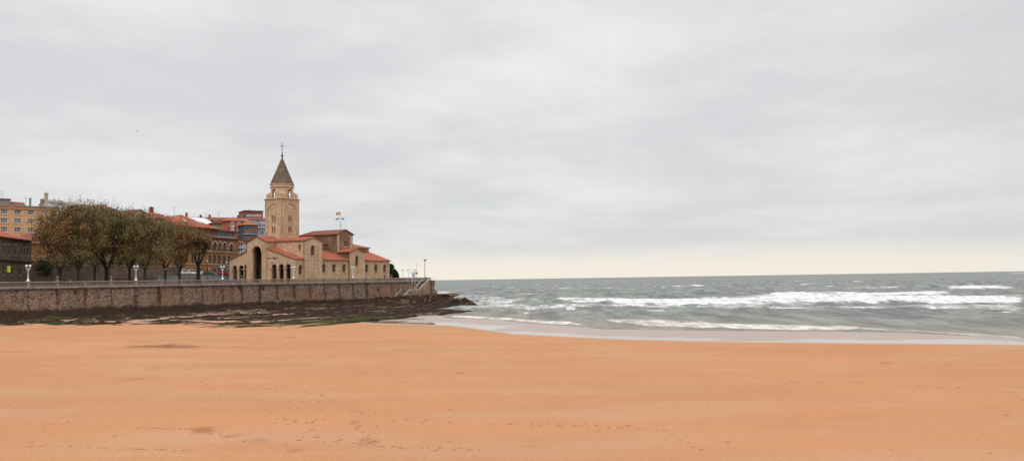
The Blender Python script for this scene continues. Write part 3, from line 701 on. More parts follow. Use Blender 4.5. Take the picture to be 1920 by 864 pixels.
    for (px,py,rs_,rt_) in ((410,587,9,3),(590,598,6,1.5),(520,588,7,2.5),(700,581,6,2),(620,591,12,1.5),(180,597,16,1.2),(100,600,8,1.5),(430,603,12,1.2)):
        q=atZ(px,py,.8); s_,t_=ST(q.x,q.y); pool=np.maximum(pool,.9*(1-sstep(((S-s_)/rs_)**2+((T-t_)/rt_)**2+n1*1.5,.4,1.1)))
    Z=Z-.3*pool*sstep(D,0,3)
    ob=grid_mesh('rock_shelf',X,Y,Z,m,{'algae':np.clip(alg,0,1),'bare':bare,'pool':pool},smooth=False,keep=keep)
    tag(ob,'dark seaweed covered rock shelf between the seawall and the sand',None,None,'structure')
    # separate boulders
    def boulder(P,rx,ry,h,lab,seed,name='boulder',cat='rock',grp=None):
        bm=bmesh.new(); bmesh.ops.create_icosphere(bm,subdivisions=4,radius=1)
        for q in bm.verts:
            c=q.co; k=1+.55*(mnoise.fractal(c*1.3+Vector((seed,0,0)),1,2,4))+.12*mnoise.noise(c*5+Vector((seed,0,0)))
            q.co=Vector((c.x*rx*k,c.y*ry*k,(c.z+.15)*h*k))
        me=bpy.data.meshes.new(name); bm.to_mesh(me); bm.free(); me.materials.append(m); o=bpy.data.objects.new(name,me); COL.objects.link(o); o.location=P
        add_attr(me,'algae',np.zeros(len(me.vertices))); tag(o,lab,cat,grp); return o
    boulder(atZ(899,567.5,0),2.6,2.,.9,'low dark rock awash in foam just off the tip of the headland, nearest to it',3)
    boulder(atZ(915,567.5,0),3.4,2.4,1.,'longer dark rock awash in foam, farthest out to the right of the headland',9)
    boulder(atZ(776,593,.2),.7,.5,.35,'small dark rock on the wet sand just below the reef',12)
    boulder(atZ(697,601,.3),1.2,.5,.35,'small dark stone at the right tip of the green reef, on wet sand',15)
    boulder(atZ(923,575.7,0),.6,.5,.4,'tiny dark rock poking out of the water right of the reef tip',19)
    boulder(atZ(877,585.5,0),1.3,.6,.35,'flat dark rock in the shallows right of the lower reef ledge',23)
    boulder(W(166.2,-5.,2.35),4.2,3.2,.75,'pale overhanging ledge of rock at the foot of the seawall end',31,'rock_ledge')
rocks()
bpy.data.objects['rock_ledge'].data.materials[0]=mat('bare_rock',(.36,.22,.14),(.22,.13,.09),coord='Object',sc=.5,fine=.4,bump=.6)
# ------------------------------------------------------------------ seawall
def seawall():
    R=empty('sea_wall',W(0,0,0),ALPHA); tag(R,'tall rough stone seawall with dark vertical stains below the promenade balustrade','wall')
    m,nt,p=nodes('seawall_masonry'); p.inputs['Roughness'].default_value=.9; p.inputs['Specular IOR Level'].default_value=.2
    tc=N(nt,'ShaderNodeTexCoord'); v=tc.outputs['UV']; sx=N(nt,'ShaderNodeSeparateXYZ'); L(nt,v,sx.inputs[0]); U,V=sx.outputs[0],sx.outputs[1]
    vo=N(nt,'ShaderNodeTexVoronoi'); vo.inputs['Scale'].default_value=1.; mp=N(nt,'ShaderNodeMapping'); mp.inputs['Scale'].default_value=(1.5,2.5,1); L(nt,v,mp.inputs[0])
    nv=N(nt,'ShaderNodeVectorMath'); nv.operation='ADD'; L(nt,mp.outputs[0],nv.inputs[0])
    L(nt,noi(nt,v,1.3,2),nv.inputs[1]); L(nt,nv.outputs[0],vo.inputs['Vector'])
    sc=N(nt,'ShaderNodeSeparateColor'); L(nt,vo.outputs['Color'],sc.inputs[0])
    c=mixc(nt,sc.outputs[0],(.25,.16,.115),(.44,.29,.205))
    c=mixc(nt,mth(nt,'MULTIPLY',ramp(nt,sc.outputs[1],.82,.97),.6),c,(.44,.36,.29))
    c=mixc(nt,mth(nt,'MULTIPLY',ramp(nt,sc.outputs[2],.75,.95),.6),c,(.10,.07,.055))
    big=noi(nt,v,.09,4,.6); c=mixc(nt,mth(nt,'MULTIPLY',ramp(nt,big,.46,.62),.6),c,(.38,.18,.09))
    c=mixc(nt,mth(nt,'MULTIPLY',ramp(nt,noi(nt,v,.5,5,.7),.48,.7),.55),c,(.12,.085,.065))
    vd=N(nt,'ShaderNodeTexVoronoi'); vd.feature='DISTANCE_TO_EDGE'; vd.inputs['Scale'].default_value=1.; L(nt,nv.outputs[0],vd.inputs['Vector'])
    j=ramp(nt,vd.outputs[0],.0,.09); c=mixc(nt,1.,c,mixc(nt,j,(.45,.43,.42),(1,1,1)),'MULTIPLY')
    # run-off stains below every pilaster
    fr=mth(nt,'FRACT',mth(nt,'DIVIDE',mth(nt,'ADD',U,BAY*20.5),BAY)); ds=mth(nt,'MULTIPLY',mth(nt,'ABSOLUTE',mth(nt,'SUBTRACT',fr,.5)),BAY)
    cell=mth(nt,'FLOOR',mth(nt,'DIVIDE',mth(nt,'ADD',U,BAY*20.5),BAY)); wn=N(nt,'ShaderNodeTexWhiteNoise'); wn.noise_dimensions='1D'; L(nt,cell,wn.inputs['W'])
    ds=mth(nt,'ADD',ds,mth(nt,'MULTIPLY',mth(nt,'SUBTRACT',noi(nt,v,.7,4,.7),.5),2.2))
    wd=mth(nt,'MULTIPLY_ADD',wn.outputs[0],.9,.22); f=mth(nt,'SUBTRACT',1.,ramp(nt,mth(nt,'DIVIDE',ds,wd),.35,1.1))
    f=mth(nt,'MULTIPLY',f,mth(nt,'MULTIPLY_ADD',wn.outputs[0],.35,.55)); f=mth(nt,'MULTIPLY',f,ramp(nt,mth(nt,'ADD',V,noi(nt,v,.5)),2.2,4.4))
    c=mixc(nt,mth(nt,'MULTIPLY',f,.95,clamp=True),c,(.045,.036,.03))
    # dark vertical streaks, darker band just below the ledge, tide band at the foot
    f=mth(nt,'MULTIPLY',ramp(nt,noi(nt,v,.55,5,.6,(1.2,.12,1)),.5,.75),.6); c=mixc(nt,f,c,(.07,.05,.04))
    f=mth(nt,'MULTIPLY',ramp(nt,mth(nt,'ADD',V,mth(nt,'MULTIPLY',noi(nt,v,.6,3),1.2)),7.7,8.6),.7); c=mixc(nt,f,c,(.07,.06,.05))
    lowedge=mth(nt,'ADD',mth(nt,'ADD',V,mth(nt,'MULTIPLY',noi(nt,v,.25,5,.7),-2.6)),mth(nt,'MULTIPLY',U,.005))
    f=mth(nt,'SUBTRACT',1.,ramp(nt,lowedge,1.1,2.1)); c=mixc(nt,mth(nt,'MULTIPLY',f,.93),c,(.055,.032,.022))
    L(nt,c,p.inputs['Base Color']); b=N(nt,'ShaderNodeBump'); b.inputs['Strength'].default_value=.9; b.inputs['Distance'].default_value=.18; L(nt,j,b.inputs['Height']); L(nt,b.outputs[0],p.inputs['Normal'])
    tops=[(s,0.,s,-.55) for s in range(-60,148,4)]+[(150,0,150,-.7),(153,0,153,-1.),(155,0,155.4,-1.8),(157.5,0,158.6,-3.),(160.8,0,165.2,-3.4),(161.,2.,166.2,1.5),(161,6,166,7),(161,30,165,30),(161,80,163,80)]
    mb=MB(); rows=10
    for i,(a,b_,c_,d) in enumerate(tops):
        for r in range(rows+1):
            f=r/rows; e=f if i<55 else 1-(1-f)**1.0
            if a>=155: e=f**1.25
            x=a+(c_-a)*e; y=b_+(d-b_)*e
            if a>150 and 0<r: x+=.5*mnoise.noise((x*.4,y*.4,f*5)); y+=.7*mnoise.noise((x*.5+9,y*.5,f*5))
            mb.v.append((x,y,8.-8.6*f))
    for i in range(len(tops)-1):
        for r in range(rows): o=i*(rows+1)+r; mb.f.append([o,o+1,o+rows+2,o+rows+1])
    mb.build('wall_face',m,R,recalc=False)
    m2=MB(); m2.box(-60,161.25,-.42,.5,8.0,8.34); m2.box(160.4,161.3,.5,80,8.0,8.34); m2.box(-60,161.1,-.2,.4,7.82,8.0); m2.build('ledge',LEDG,R)
    for s,z in ((11.8,6.9),(72.9,6.9),(128,5.6)):
        q=MB(); q.slab((s,-.22-(8-z)/8*.3),(1,0),rect(0,.7,z-.5,z+.5),(),.15); q.build('drain_hole',DARK,R)
    # balustrade
    Bz=empty('balustrade',W(0,0,8.34),ALPHA); tag(Bz,'weathered stone balustrade with coping and cross-topped pilasters along the promenade edge','balustrade')
    OF=(0,0,8.34); SE=20*BAY
    q=MB(); q.box(-60,160.9,-.28,.12,8.34,8.52); q.build('base_rail',BALU,Bz,OF)
    q=MB(); q.box(-60,161.,-.32,.16,9.4,9.62); q.build('coping',COPE,Bz,OF)
    q=MB(); q.box(SE+.3,160.9,-.2,.06,8.52,9.4); q.box(160.6,161.,.2,70,8.34,9.4); q.box(160.55,161.05,.2,70,9.4,9.62); q.build('solid_parapet',BALU,Bz,OF)
    pil=None
    for k in range(-6,23):
        s=k*BAY
        q=MB(); q.box(s-.36,s+.36,-.4,.24,8.345,8.6); q.box(s-.3,s+.3,-.35,.2,8.6,9.38); q.box(s-.38,s+.38,-.42,.26,9.38,9.7); pl=q.build('pilaster',BALU,Bz,OF)
        if k%2 and k<20:
            q=MB(); q.box(s-.24,s+.24,-.32,.16,9.7,9.85); q.tube((s,-.08,9.85),(s,-.08,10.55),.13,.06,8); q.ball((s,-.08,10.6),.12,6)
            for dx,dy in ((1,0),(-1,0),(0,1),(0,-1)): q.path([(s,-.08,10.6),(s+dx*.2,-.08+dy*.2,10.75),(s+dx*.42,-.08+dy*.42,10.62)],.055,5)
            q.tube((s,-.08,10.6),(s,-.08,11.0),.06,.02,6); q.build('finial',LEDG,pl,OF)
    prof=[(.085,8.52),(.06,8.6),(.115,8.8),(.12,8.9),(.05,9.15),(.05,9.25),(.085,9.32),(.085,9.4)]
    rest=MB(); cnt=0; seq=[]
    for k in range(-6,20):
        for i in range(18): seq.append(k*BAY+.36+(i+.5)*(BAY-.72)/18)
    src=MB(); src.lathe(prof,0,-.08,6); first=None
    for s in seq:
        if s>-1.5 and cnt<100:
            if first is None:
                first=src.build('baluster',BALU,Bz,(0,0,8.34)); first.location=(s,0,0)
            else:
                c=first.copy(); COL.objects.link(c); c.parent=Bz; c.location=(s,0,0)
            cnt+=1
        else: rest.lathe(prof,s,-.08,6)
    o=rest.build('baluster_row',BALU,Bz,OF); o['kind']='stuff'
seawall()
# bush growing out of the ledge
def leafball(m,c,r,n,rnd,size=.2,sq=1.):
    for _ in range(n):
        d=Vector((rnd.gauss(0,1),rnd.gauss(0,1),rnd.gauss(0,1))).normalized()*r*rnd.uniform(.3,1.)**.5; d.z*=sq
        p=Vector(c)+d; a=Vector((rnd.gauss(0,1),rnd.gauss(0,1),rnd.gauss(0,1))).normalized(); b=a.orthogonal().normalized(); e=a.cross(b); s=size*rnd.uniform(.6,1.3)
        o=len(m.v); m.v+=[tuple(p-b*s*.5),tuple(p+e*s*.35),tuple(p+b*s*.5),tuple(p-e*s*.35)]; m.f.append([o,o+1,o+2,o+3])
def leafmat(name,cols,rough=.6):
    m,nt,p=nodes(name); p.inputs['Roughness'].default_value=rough; p.inputs['Specular IOR Level'].default_value=.2
    g=N(nt,'ShaderNodeNewGeometry'); r=N(nt,'ShaderNodeValToRGB'); r.color_ramp.interpolation='LINEAR'
    e=r.color_ramp.elements
    while len(e)<len(cols): e.new(.5)
    for i,c in enumerate(cols): e[i].position=i/(len(cols)-1); e[i].color=(*c,1)
    tc=N(nt,'ShaderNodeTexCoord')
    f=mth(nt,'ADD',mth(nt,'MULTIPLY',g.outputs['Random Per Island'],.6),mth(nt,'MULTIPLY',ramp(nt,noi(nt,tc.outputs['Object'],.22,3,.6),.3,.7),.4))
    L(nt,f,r.inputs[0]); L(nt,r.outputs[0],p.inputs['Base Color'])
    return m
LGREEN=leafmat('shrub_leaves',[(.03,.05,.015),(.05,.08,.025),(.08,.11,.03)])
LDARK=leafmat('dark_evergreen_leaves',[(.018,.026,.012),(.03,.04,.018),(.05,.055,.025)])
def wallplant():
    s,z=onT(451,537,-.5); R=empty('wall_plant',W(s,-.5,z-.4),ALPHA); tag(R,'small green plant growing out of the seawall ledge below the church porch','plant')
    rnd=random.Random(2); m=MB(); leafball(m,(0,-.1,.3),.75,160,rnd,.25,.7); m.build('foliage',LGREEN,R); m=MB(); m.tube((0,.2,-.1),(0,-.1,.4),.05,.02); m.tube((0,.1,0),(.3,-.1,.5),.03,.01); m.build('stem',WOOD,R)
wallplant()
# ------------------------------------------------------------------ stairs down to the rocks
def stairs():
    R=empty('beach_stairs',W(148,-1.2,1.5),ALPHA); OF=(148,-1.2,1.5); tag(R,'stone stairs with white railings descending the end of the seawall to the rocks','stairs')
    m=MB()
    fl=[(156.2,8.35,149.6,4.3),(143.6,4.3,139.4,1.7)]
    y0,y1=-2.7,-.45
    for (sa,za,sb,zb) in fl:
        n=int((za-zb)/.18)
        pts=[(sa,za)]
        for i in range(n):
            s1=sa+(sb-sa)*(i+1)/n; z=za-(za-zb)*(i+1)/n; pts+=[(s1,pts[-1][1]),(s1,z)]
        pts+=[(sb,0.),(sa,0.)]
        m.extY(pts,y0,y1)
    m.extY([(149.6,0),(149.6,4.3),(143.6,4.3),(143.6,0)],y0,y1); m.extY([(160,6.),(160.2,8.35),(156.2,8.35),(156.2,2.)],y0,y1)
    m.build('steps',MATS['seawall_masonry'],R,OF)
    m=MB()
    pr=[(160.,8.35),(156.2,8.35),(149.6,4.3),(143.6,4.3),(139.4,1.7)]
    for (a,za),(b,zb) in zip(pr[1:],pr[2:]): m.add([(a,y0-.25,za+.05),(b,y0-.25,zb+.05),(b,y0,zb+.05),(a,y0,za+.05),(a,y0-.25,0),(b,y0-.25,0),(b,y0,0),(a,y0,0)],[[0,1,2,3],[0,4,5,1],[3,2,6,7],[0,3,7,4],[1,5,6,2]])
    m.build('stair_wall',MATS['bare_rock'],R,OF)
    def rail(pts,y,posts=True,r=.055):
        m=MB(); 
        for h in (1.,.5): m.path([(a,y,z+h) for a,z in pts],r)
        if posts:
            for (a,za),(b,zb) in zip(pts,pts[1:]):
                n=max(1,round(abs(b-a)/1.6))
                for i in range(n+1): f=i/n; x=a+(b-a)*f; z=za+(zb-za)*f; m.tube((x,y,z),(x,y,z+1.),r)
        return m.build('railing',WHM,R,OF)
    rail(pr,y0-.12); 
    rail([(155.,8.3),(149.6,4.9)],y1-.1,True)
    m=MB(); m.path([(141.2,-.75,5.2),(135.2,-.85,1.5)],.07); 
    for f in (0,.5,1): m.tube((141.2-6*f,-.8,5.2-3.7*f),(141.2-6*f,-.55,5.1-3.7*f),.05)
    m.build('handrail',WHM,R,OF)
stairs()
# beach notice frame on two white posts, slim masts, floodlight mast
def signframe():
    R=empty('notice_board',W(148.,-.6,7.),ALPHA); OF=(148,-.6,7.); tag(R,'white notice board on two white posts standing against the seawall beside the stairs','sign')
    for s in (147.9,149.6):
        m=MB(); m.tube((s,-.7,6.9),(s,-.7,12.2),.12); m.build('post',WHM,R,OF)
    m=MB(); m.box(148.1,151.5,-.85,-.7,10.9,11.85); m.build('board',WHM,R,OF)
    m=MB(); m.box(150.0,151.3,-.875,-.85,11.1,11.6); m.build('red_panel',mat('faded_red_panel',(.42,.12,.10),(.36,.11,.1),coord='Object'),R,OF)
    m=MB(); m.box(148.7,149.5,-.6,-.3,9.7,10.9); m.build('box',WHM,R,OF)
    for s,z0,z1,l in ((147.75,9.62,15.1,'thin white pole rising left of the beach notice board'),(151.6,9.62,15.6,'thin grey pole rising right of the beach notice board')):
        P=empty('pole',W(s,-.1,z0),ALPHA); tag(P,l,'pole'); m=MB(); m.tube((0,0,-1.2),(0,0,z1-z0),.045,.03); m.build('shaft',WHM if s<150 else GREYM,P); m=MB(); m.ball((0,0,z1-z0),.08,6); m.build('cap',GREYM,P)
    R=empty('floodlight_mast',W(157.,-.1,9.6),ALPHA); tag(R,'tall grey mast with floodlights at the top of the beach stairs','lamp post')
    m=MB(); m.tube((0,0,0),(0,0,7.),.13,.09,8); m.tube((0,0,0),(0,0,.3),.25,.2,8); m.tube((-.45,0,6.6),(.45,0,6.6),.05); m.build('mast',GREYM,R)
    for x,a in ((-.42,-.5),(.4,.35),(0,0)):
        m=MB(); c=Vector((x,-.1,6.9)); d=Vector((math.sin(a),-.4,.35)).normalized(); m.tube(c-d*.1,c+d*.35,.14,.27,8); m.tube((x,0,6.6),c,.05); m.build('floodlight',GREYM,R)
signframe()
# ------------------------------------------------------------------ lamps on the balustrade
def lamp_proto(h=4.):
    R=empty('promenade_lamp',(0,0,0))
    m=MB(); m.lathe([(.42,0),(.42,.12),(.34,.2),(.3,.35),(.16,.6),(.12,.8),(.15,.95),(.15,1.05),(.095,1.15),(.085,2.7),(.09,2.75),(.13,2.82),(.08,2.9),(.06,3.15)],0,0,10); m.build('post',WHT,R)
    m=MB()
    for s in (-1,1): m.path([(0,0,2.85),(s*.3,0,2.8),(s*.38,0,2.95),(s*.38,0,3.18)],.05,6); m.path([(s*.1,0,3.05),(s*.28,0,2.98),(s*.36,0,2.85)],.03,5)
    m.build('arm',WHT,R)
    for s in (-1,1):
        m=MB(); m.lathe([(.08,3.15),(.13,3.22),(.27,3.62),(.27,3.66)],s*.38,0,10); l=m.build('lantern',mat('lantern_glass',(.55,.56,.58),(.5,.5,.52),rough=.15,coord='Object',fine=0) if 'lantern_glass' not in MATS else MATS['lantern_glass'],R)
        m=MB(); m.lathe([(.31,3.66),(.29,3.78),(.16,3.92),(.05,3.97),(.04,4.06)],s*.38,0,10); m.build('lantern_cap',WHT,l)
    return R
lp=lamp_proto(); CH['promenade_lamp']=list(kids(lp))
for i,(k,l) in enumerate([(0,'white two-lantern lamp on the balustrade right of the lime green banner'),(4,'white two-lantern lamp on the balustrade in front of the brown plane trees'),(8,'white two-lantern lamp on the balustrade in front of the ochre palace'),(12,'white twin-lantern lamp on the balustrade right of the church porch arches'),(16,'white twin-lantern lamp on the balustrade before the church chapel with the tall window')]):
    o=lp if i==0 else copy_tree(lp); o.location=W(k*BAY,-.08,9.7); o.rotation_euler=(0,0,ALPHA-rad(40)); tag(o,l,'street lamp','white lamps on the balustrade')
for i,(x,l) in enumerate([(755,'nearest to the church of three small white lamps against the pale sky on the pier'),(766,'middle of three small white lamps against the pale sky on the pier'),(778,'white lamp directly behind the notice board, right of its two twins')]):
    o=copy_tree(lp); P=atY(x,520,366-4*i); o.location=(P.x,P.y,9.65); o.rotation_euler=(0,0,rad(10)); tag(o,l,'street lamp','white lamps on the pier')
    q=MB(); q.box(P.x-.35,P.x+.35,P.y-.35,P.y+.35,8.35,9.64); b=q.build('stone_pier',BALU,None); b.location=(0,0,0)
    tag(b,['stone pier under the lamp nearest to the church end','stone pier under the middle of the three pier lamps','stone pier under the lamp behind the notice board'][i],'pier','stone piers under the small lamps')
# ------------------------------------------------------------------ promenade and streets behind
def plateau():
    s=np.concatenate([np.array([-700,-400,-200,-120]),np.arange(-64,161.1,2.5),[161.]]); t=np.concatenate([np.arange(.35,100,1.5),[110,150,250,500,1500]])
    S,T=np.meshgrid(s,t,indexing='ij'); X=W0.x+BV.x*S+NV.x*T; Y=W0.y+BV.y*S+NV.y*T
    Z=np.vectorize(gz)(S,T)
    ob=grid_mesh('promenade',X,Y,Z,mat('asphalt_paving',(.065,.065,.068),(.05,.05,.053),coord='Object',sc=.2,rough=.85)); tag(ob,'grey asphalt promenade and street behind the balustrade',None,None,'structure')
    # kerb and pale paving strip in front of the church
    m=MB(); 
    for a,b in ((60,96),): 
        for i in range(a,b,3):
            z0=gz(i,19);z1=gz(i+3,19); m.add([(i,18.8,z0-.1),(i+3,18.8,z1-.1),(i+3,19.3,z1-.1),(i,19.3,z0-.1),(i,18.8,z0+.13),(i+3,18.8,z1+.13),(i+3,19.3,z1+.13),(i,19.3,z0+.13)],[[0,3,2,1],[4,5,6,7],[0,1,5,4],[1,2,6,5],[2,3,7,6],[3,0,4,7]])
    o=m.build('kerb',LEDG,None,(60,19,gz(60,19))); o.location=W(60,19,gz(60,19)); o.rotation_euler=(0,0,ALPHA); tag(o,'pale stone kerb along the street',None,None,'structure')
plateau()
# ================================================================== the town behind the promenade
OCH=mat('ochre_plaster',(.43,.205,.085),(.35,.165,.07),sc=.25,streak=.3)
OCHA=mat('yellow_brick',(.68,.42,.22),(.60,.365,.19),sc=.2,brick=(.6,.25,(.85,.82,.8)),streak=.2,fine=.12)
OCHB=mat('orange_cornice',(.62,.31,.12),(.5,.25,.11),sc=.3,streak=.3)
REDP=mat('orange_red_plaster',(.50,.135,.07),(.42,.11,.06),sc=.2,streak=.2,fine=.12)
BRK=mat('red_brick',(.24,.075,.05),(.19,.06,.045),sc=.3,brick=(.5,.2,(.8,.8,.8)),fine=.2)
CREAM=mat('cream_plaster',(.52,.45,.36),(.42,.35,.28),sc=.3,streak=.4)
WPL=mat('white_plaster',(.66,.66,.66),(.56,.57,.58),sc=.3,streak=.25)
GREEN=mat('pale_green_plaster',(.36,.40,.28),(.3,.34,.24),sc=.3)
BLUG=mat('blue_grey_panel',(.075,.095,.12),(.06,.075,.095),sc=.3)
BLUW=mat('pale_blue_plaster',(.42,.47,.55),(.36,.41,.48),sc=.3)
GRST=mat('grey_stone',(.27,.235,.20),(.2,.17,.15),sc=.3,streak=.3)
DST=mat('old_brown_stone',(.16,.11,.085),(.21,.145,.11),sc=.35,streak=.4,fine=.45,brick=(.8,.4,(.7,.7,.7)))
ZINC=mat('pale_roof_sheet',(.70,.71,.73),(.62,.63,.65),sc=.3,fine=.08)
PINK=mat('pink_render',(.60,.40,.34),(.52,.34,.29),sc=.3)
SHUT=mat('brown_shutter',(.20,.09,.06),(.17,.08,.05))
def zpx(x,y,Y): return atY(x,y,Y).z
class Bld:
    def __init__(s,name,label,cat,xa,Ya,xb,Yb,depth,z0,grp=None):
        A=atY(xa,500,Ya); B=atY(xb,500,Yb); s.A=Vector((A.x,A.y)); d=Vector((B.x-A.x,B.y-A.y)); s.len=d.length; s.u=d/s.len; s.n=Vector((-s.u.y,s.u.x))
        s.z0=z0; s.dep=depth; s.R=empty(name,(A.x,A.y,z0),math.atan2(d.y,d.x)); tag(s.R,label,cat,grp); s.O=(0,0,z0)
    def hit(s,x,y,back=0.):
        d=ray(x,y); A=s.A+s.n*back; k=A.dot(s.n)/Vector((d.x,d.y)).dot(s.n); P=Vector((0,0,CZ))+d*k; return (Vector((P.x,P.y))-A).dot(s.u),P.z
    def b(s,m,name,mt,par=None,**k): return m.build(name,mt,par or s.R,s.O,**k)
    def walls(s,ztop,mt,holes=(),u0=0.,u1=None,th=.4,name='wall'):
        u1=s.len if u1 is None else u1; m=MB()
        m.slab((u0,0),(1,0),[(0,s.z0-1),(u1-u0,s.z0-1),(u1-u0,ztop),(0,ztop)],[[(p[0]-u0,p[1]) for p in h] for h in holes],th)
        m.box(u0,u0+th,th,s.dep,s.z0-1,ztop); m.box(u1-th,u1,th,s.dep,s.z0-1,ztop); m.box(u0+th,u1-th,s.dep-th,s.dep,s.z0-1,ztop)
        return s.b(m,name,mt)
    def wr(s,x0,y0,x1,y1):
        u0,za=s.hit(x0,(y0+y1)/2); u1,_=s.hit(x1,(y0+y1)/2); xm=(x0+x1)/2; _,zt=s.hit(xm,y0); _,zb=s.hit(xm,y1); return (u0+u1)/2,u1-u0,zb,zt
    def facade(s,ztop,mt,wins,fm,pm,arched=False,mull=1,trans=0,fw=.12,rec=.2,sill=True,blind=(),u0=0.,u1=None,name='wall'):
        W_=[s.wr(*w) for w in wins]; u1=s.len if u1 is None else u1
        W_=[w for w in W_ if w[0]-w[1]/2>u0+.1 and w[0]+w[1]/2<u1-.1]
        s.walls(ztop,mt,[(arch if arched else rect)(*w) for w in W_],u0,u1,name=name)
        for i,w in enumerate(W_):
            win(s.R,s.O,(0,0),(1,0),*w,arched=arched,rec=rec,fm=fm,pm=(SHUT if i in blind else pm),fw=fw,mull=mull,trans=trans,sill=sill)
    def hip(s,ze,zr,ov=.7,mt=None,u0=0.,u1=None,inset=None,th=.25):
        u1=s.len if u1 is None else u1; D=s.dep; i=inset if inset is not None else min((u1-u0)/2,D/2)
        a,b,c,d=(u0-ov,-ov,ze),(u1+ov,-ov,ze),(u1+ov,D+ov,ze),(u0-ov,D+ov,ze); e,f=(u0+i,D/2,zr),(max(u1-i,u0+i+.01),D/2,zr)
        m=MB(); m.plate([a,b,f,e],th); m.plate([b,c,f],th); m.plate([c,d,e,f],th); m.plate([d,a,e],th); return s.b(m,'roof',mt or TILE2)
    def gable(s,ze,zr,ov=.5,mt=None,u0=0.,u1=None,back=None):
        u1=s.len if u1 is None else u1; D=s.dep
        m=MB(); m.plate([(u0-ov,-ov,ze),(u1+ov,-ov,ze),(u1+ov,D/2,zr),(u0-ov,D/2,zr)],.22); m.plate([(u0-ov,D/2,zr),(u1+ov,D/2,zr),(u1+ov,D+ov,ze),(u0-ov,D+ov,ze)],.22)
        r=s.b(m,'roof',mt or TILE2); g=MB(); g.add([(u0+.01,0,ze-.1),(u0+.01,D,ze-.1),(u0+.01,D/2,zr-.25),(u0+.3,0,ze-.1),(u0+.3,D,ze-.1),(u0+.3,D/2,zr-.25)],[[0,1,2],[3,5,4],[0,3,4,1],[1,4,5,2],[2,5,3,0]])
        return r
    def chimney(s,u,y,z0,z1,w=.8,mt=None,d=.7):
        m=MB(); m.box(u-w/2,u+w/2,y-d/2,y+d/2,z0,z1); m.box(u-w/2-.1,u+w/2+.1,y-d/2-.1,y+d/2+.1,z1,z1+.15); m.tube((u,y,z1+.15),(u,y,z1+.55),.16,.16,6); return s.b(m,'chimney',mt or BRK)
def antenna(x,y0,y1,Y,label,k=0):
    P=atY(x,y0,Y); h=atY(x,y1,Y).z-P.z; R=empty('antenna',P,.4+k); tag(R,label,'antenna','roof antennas')
    m=MB(); m.tube((0,0,-1.),(0,0,h),.05,.04,5); m.build('mast',GREYM,R); m=MB()
    for z in (h*.95,h*.6): 
        m.tube((-.7,0,z),(.7,0,z),.03,.03,4)
        for x in (-.6,-.3,0,.3,.6): m.tube((x,-.35,z),(x,.35,z),.02,.02,4)
    m.build('aerial',GREYM,R)
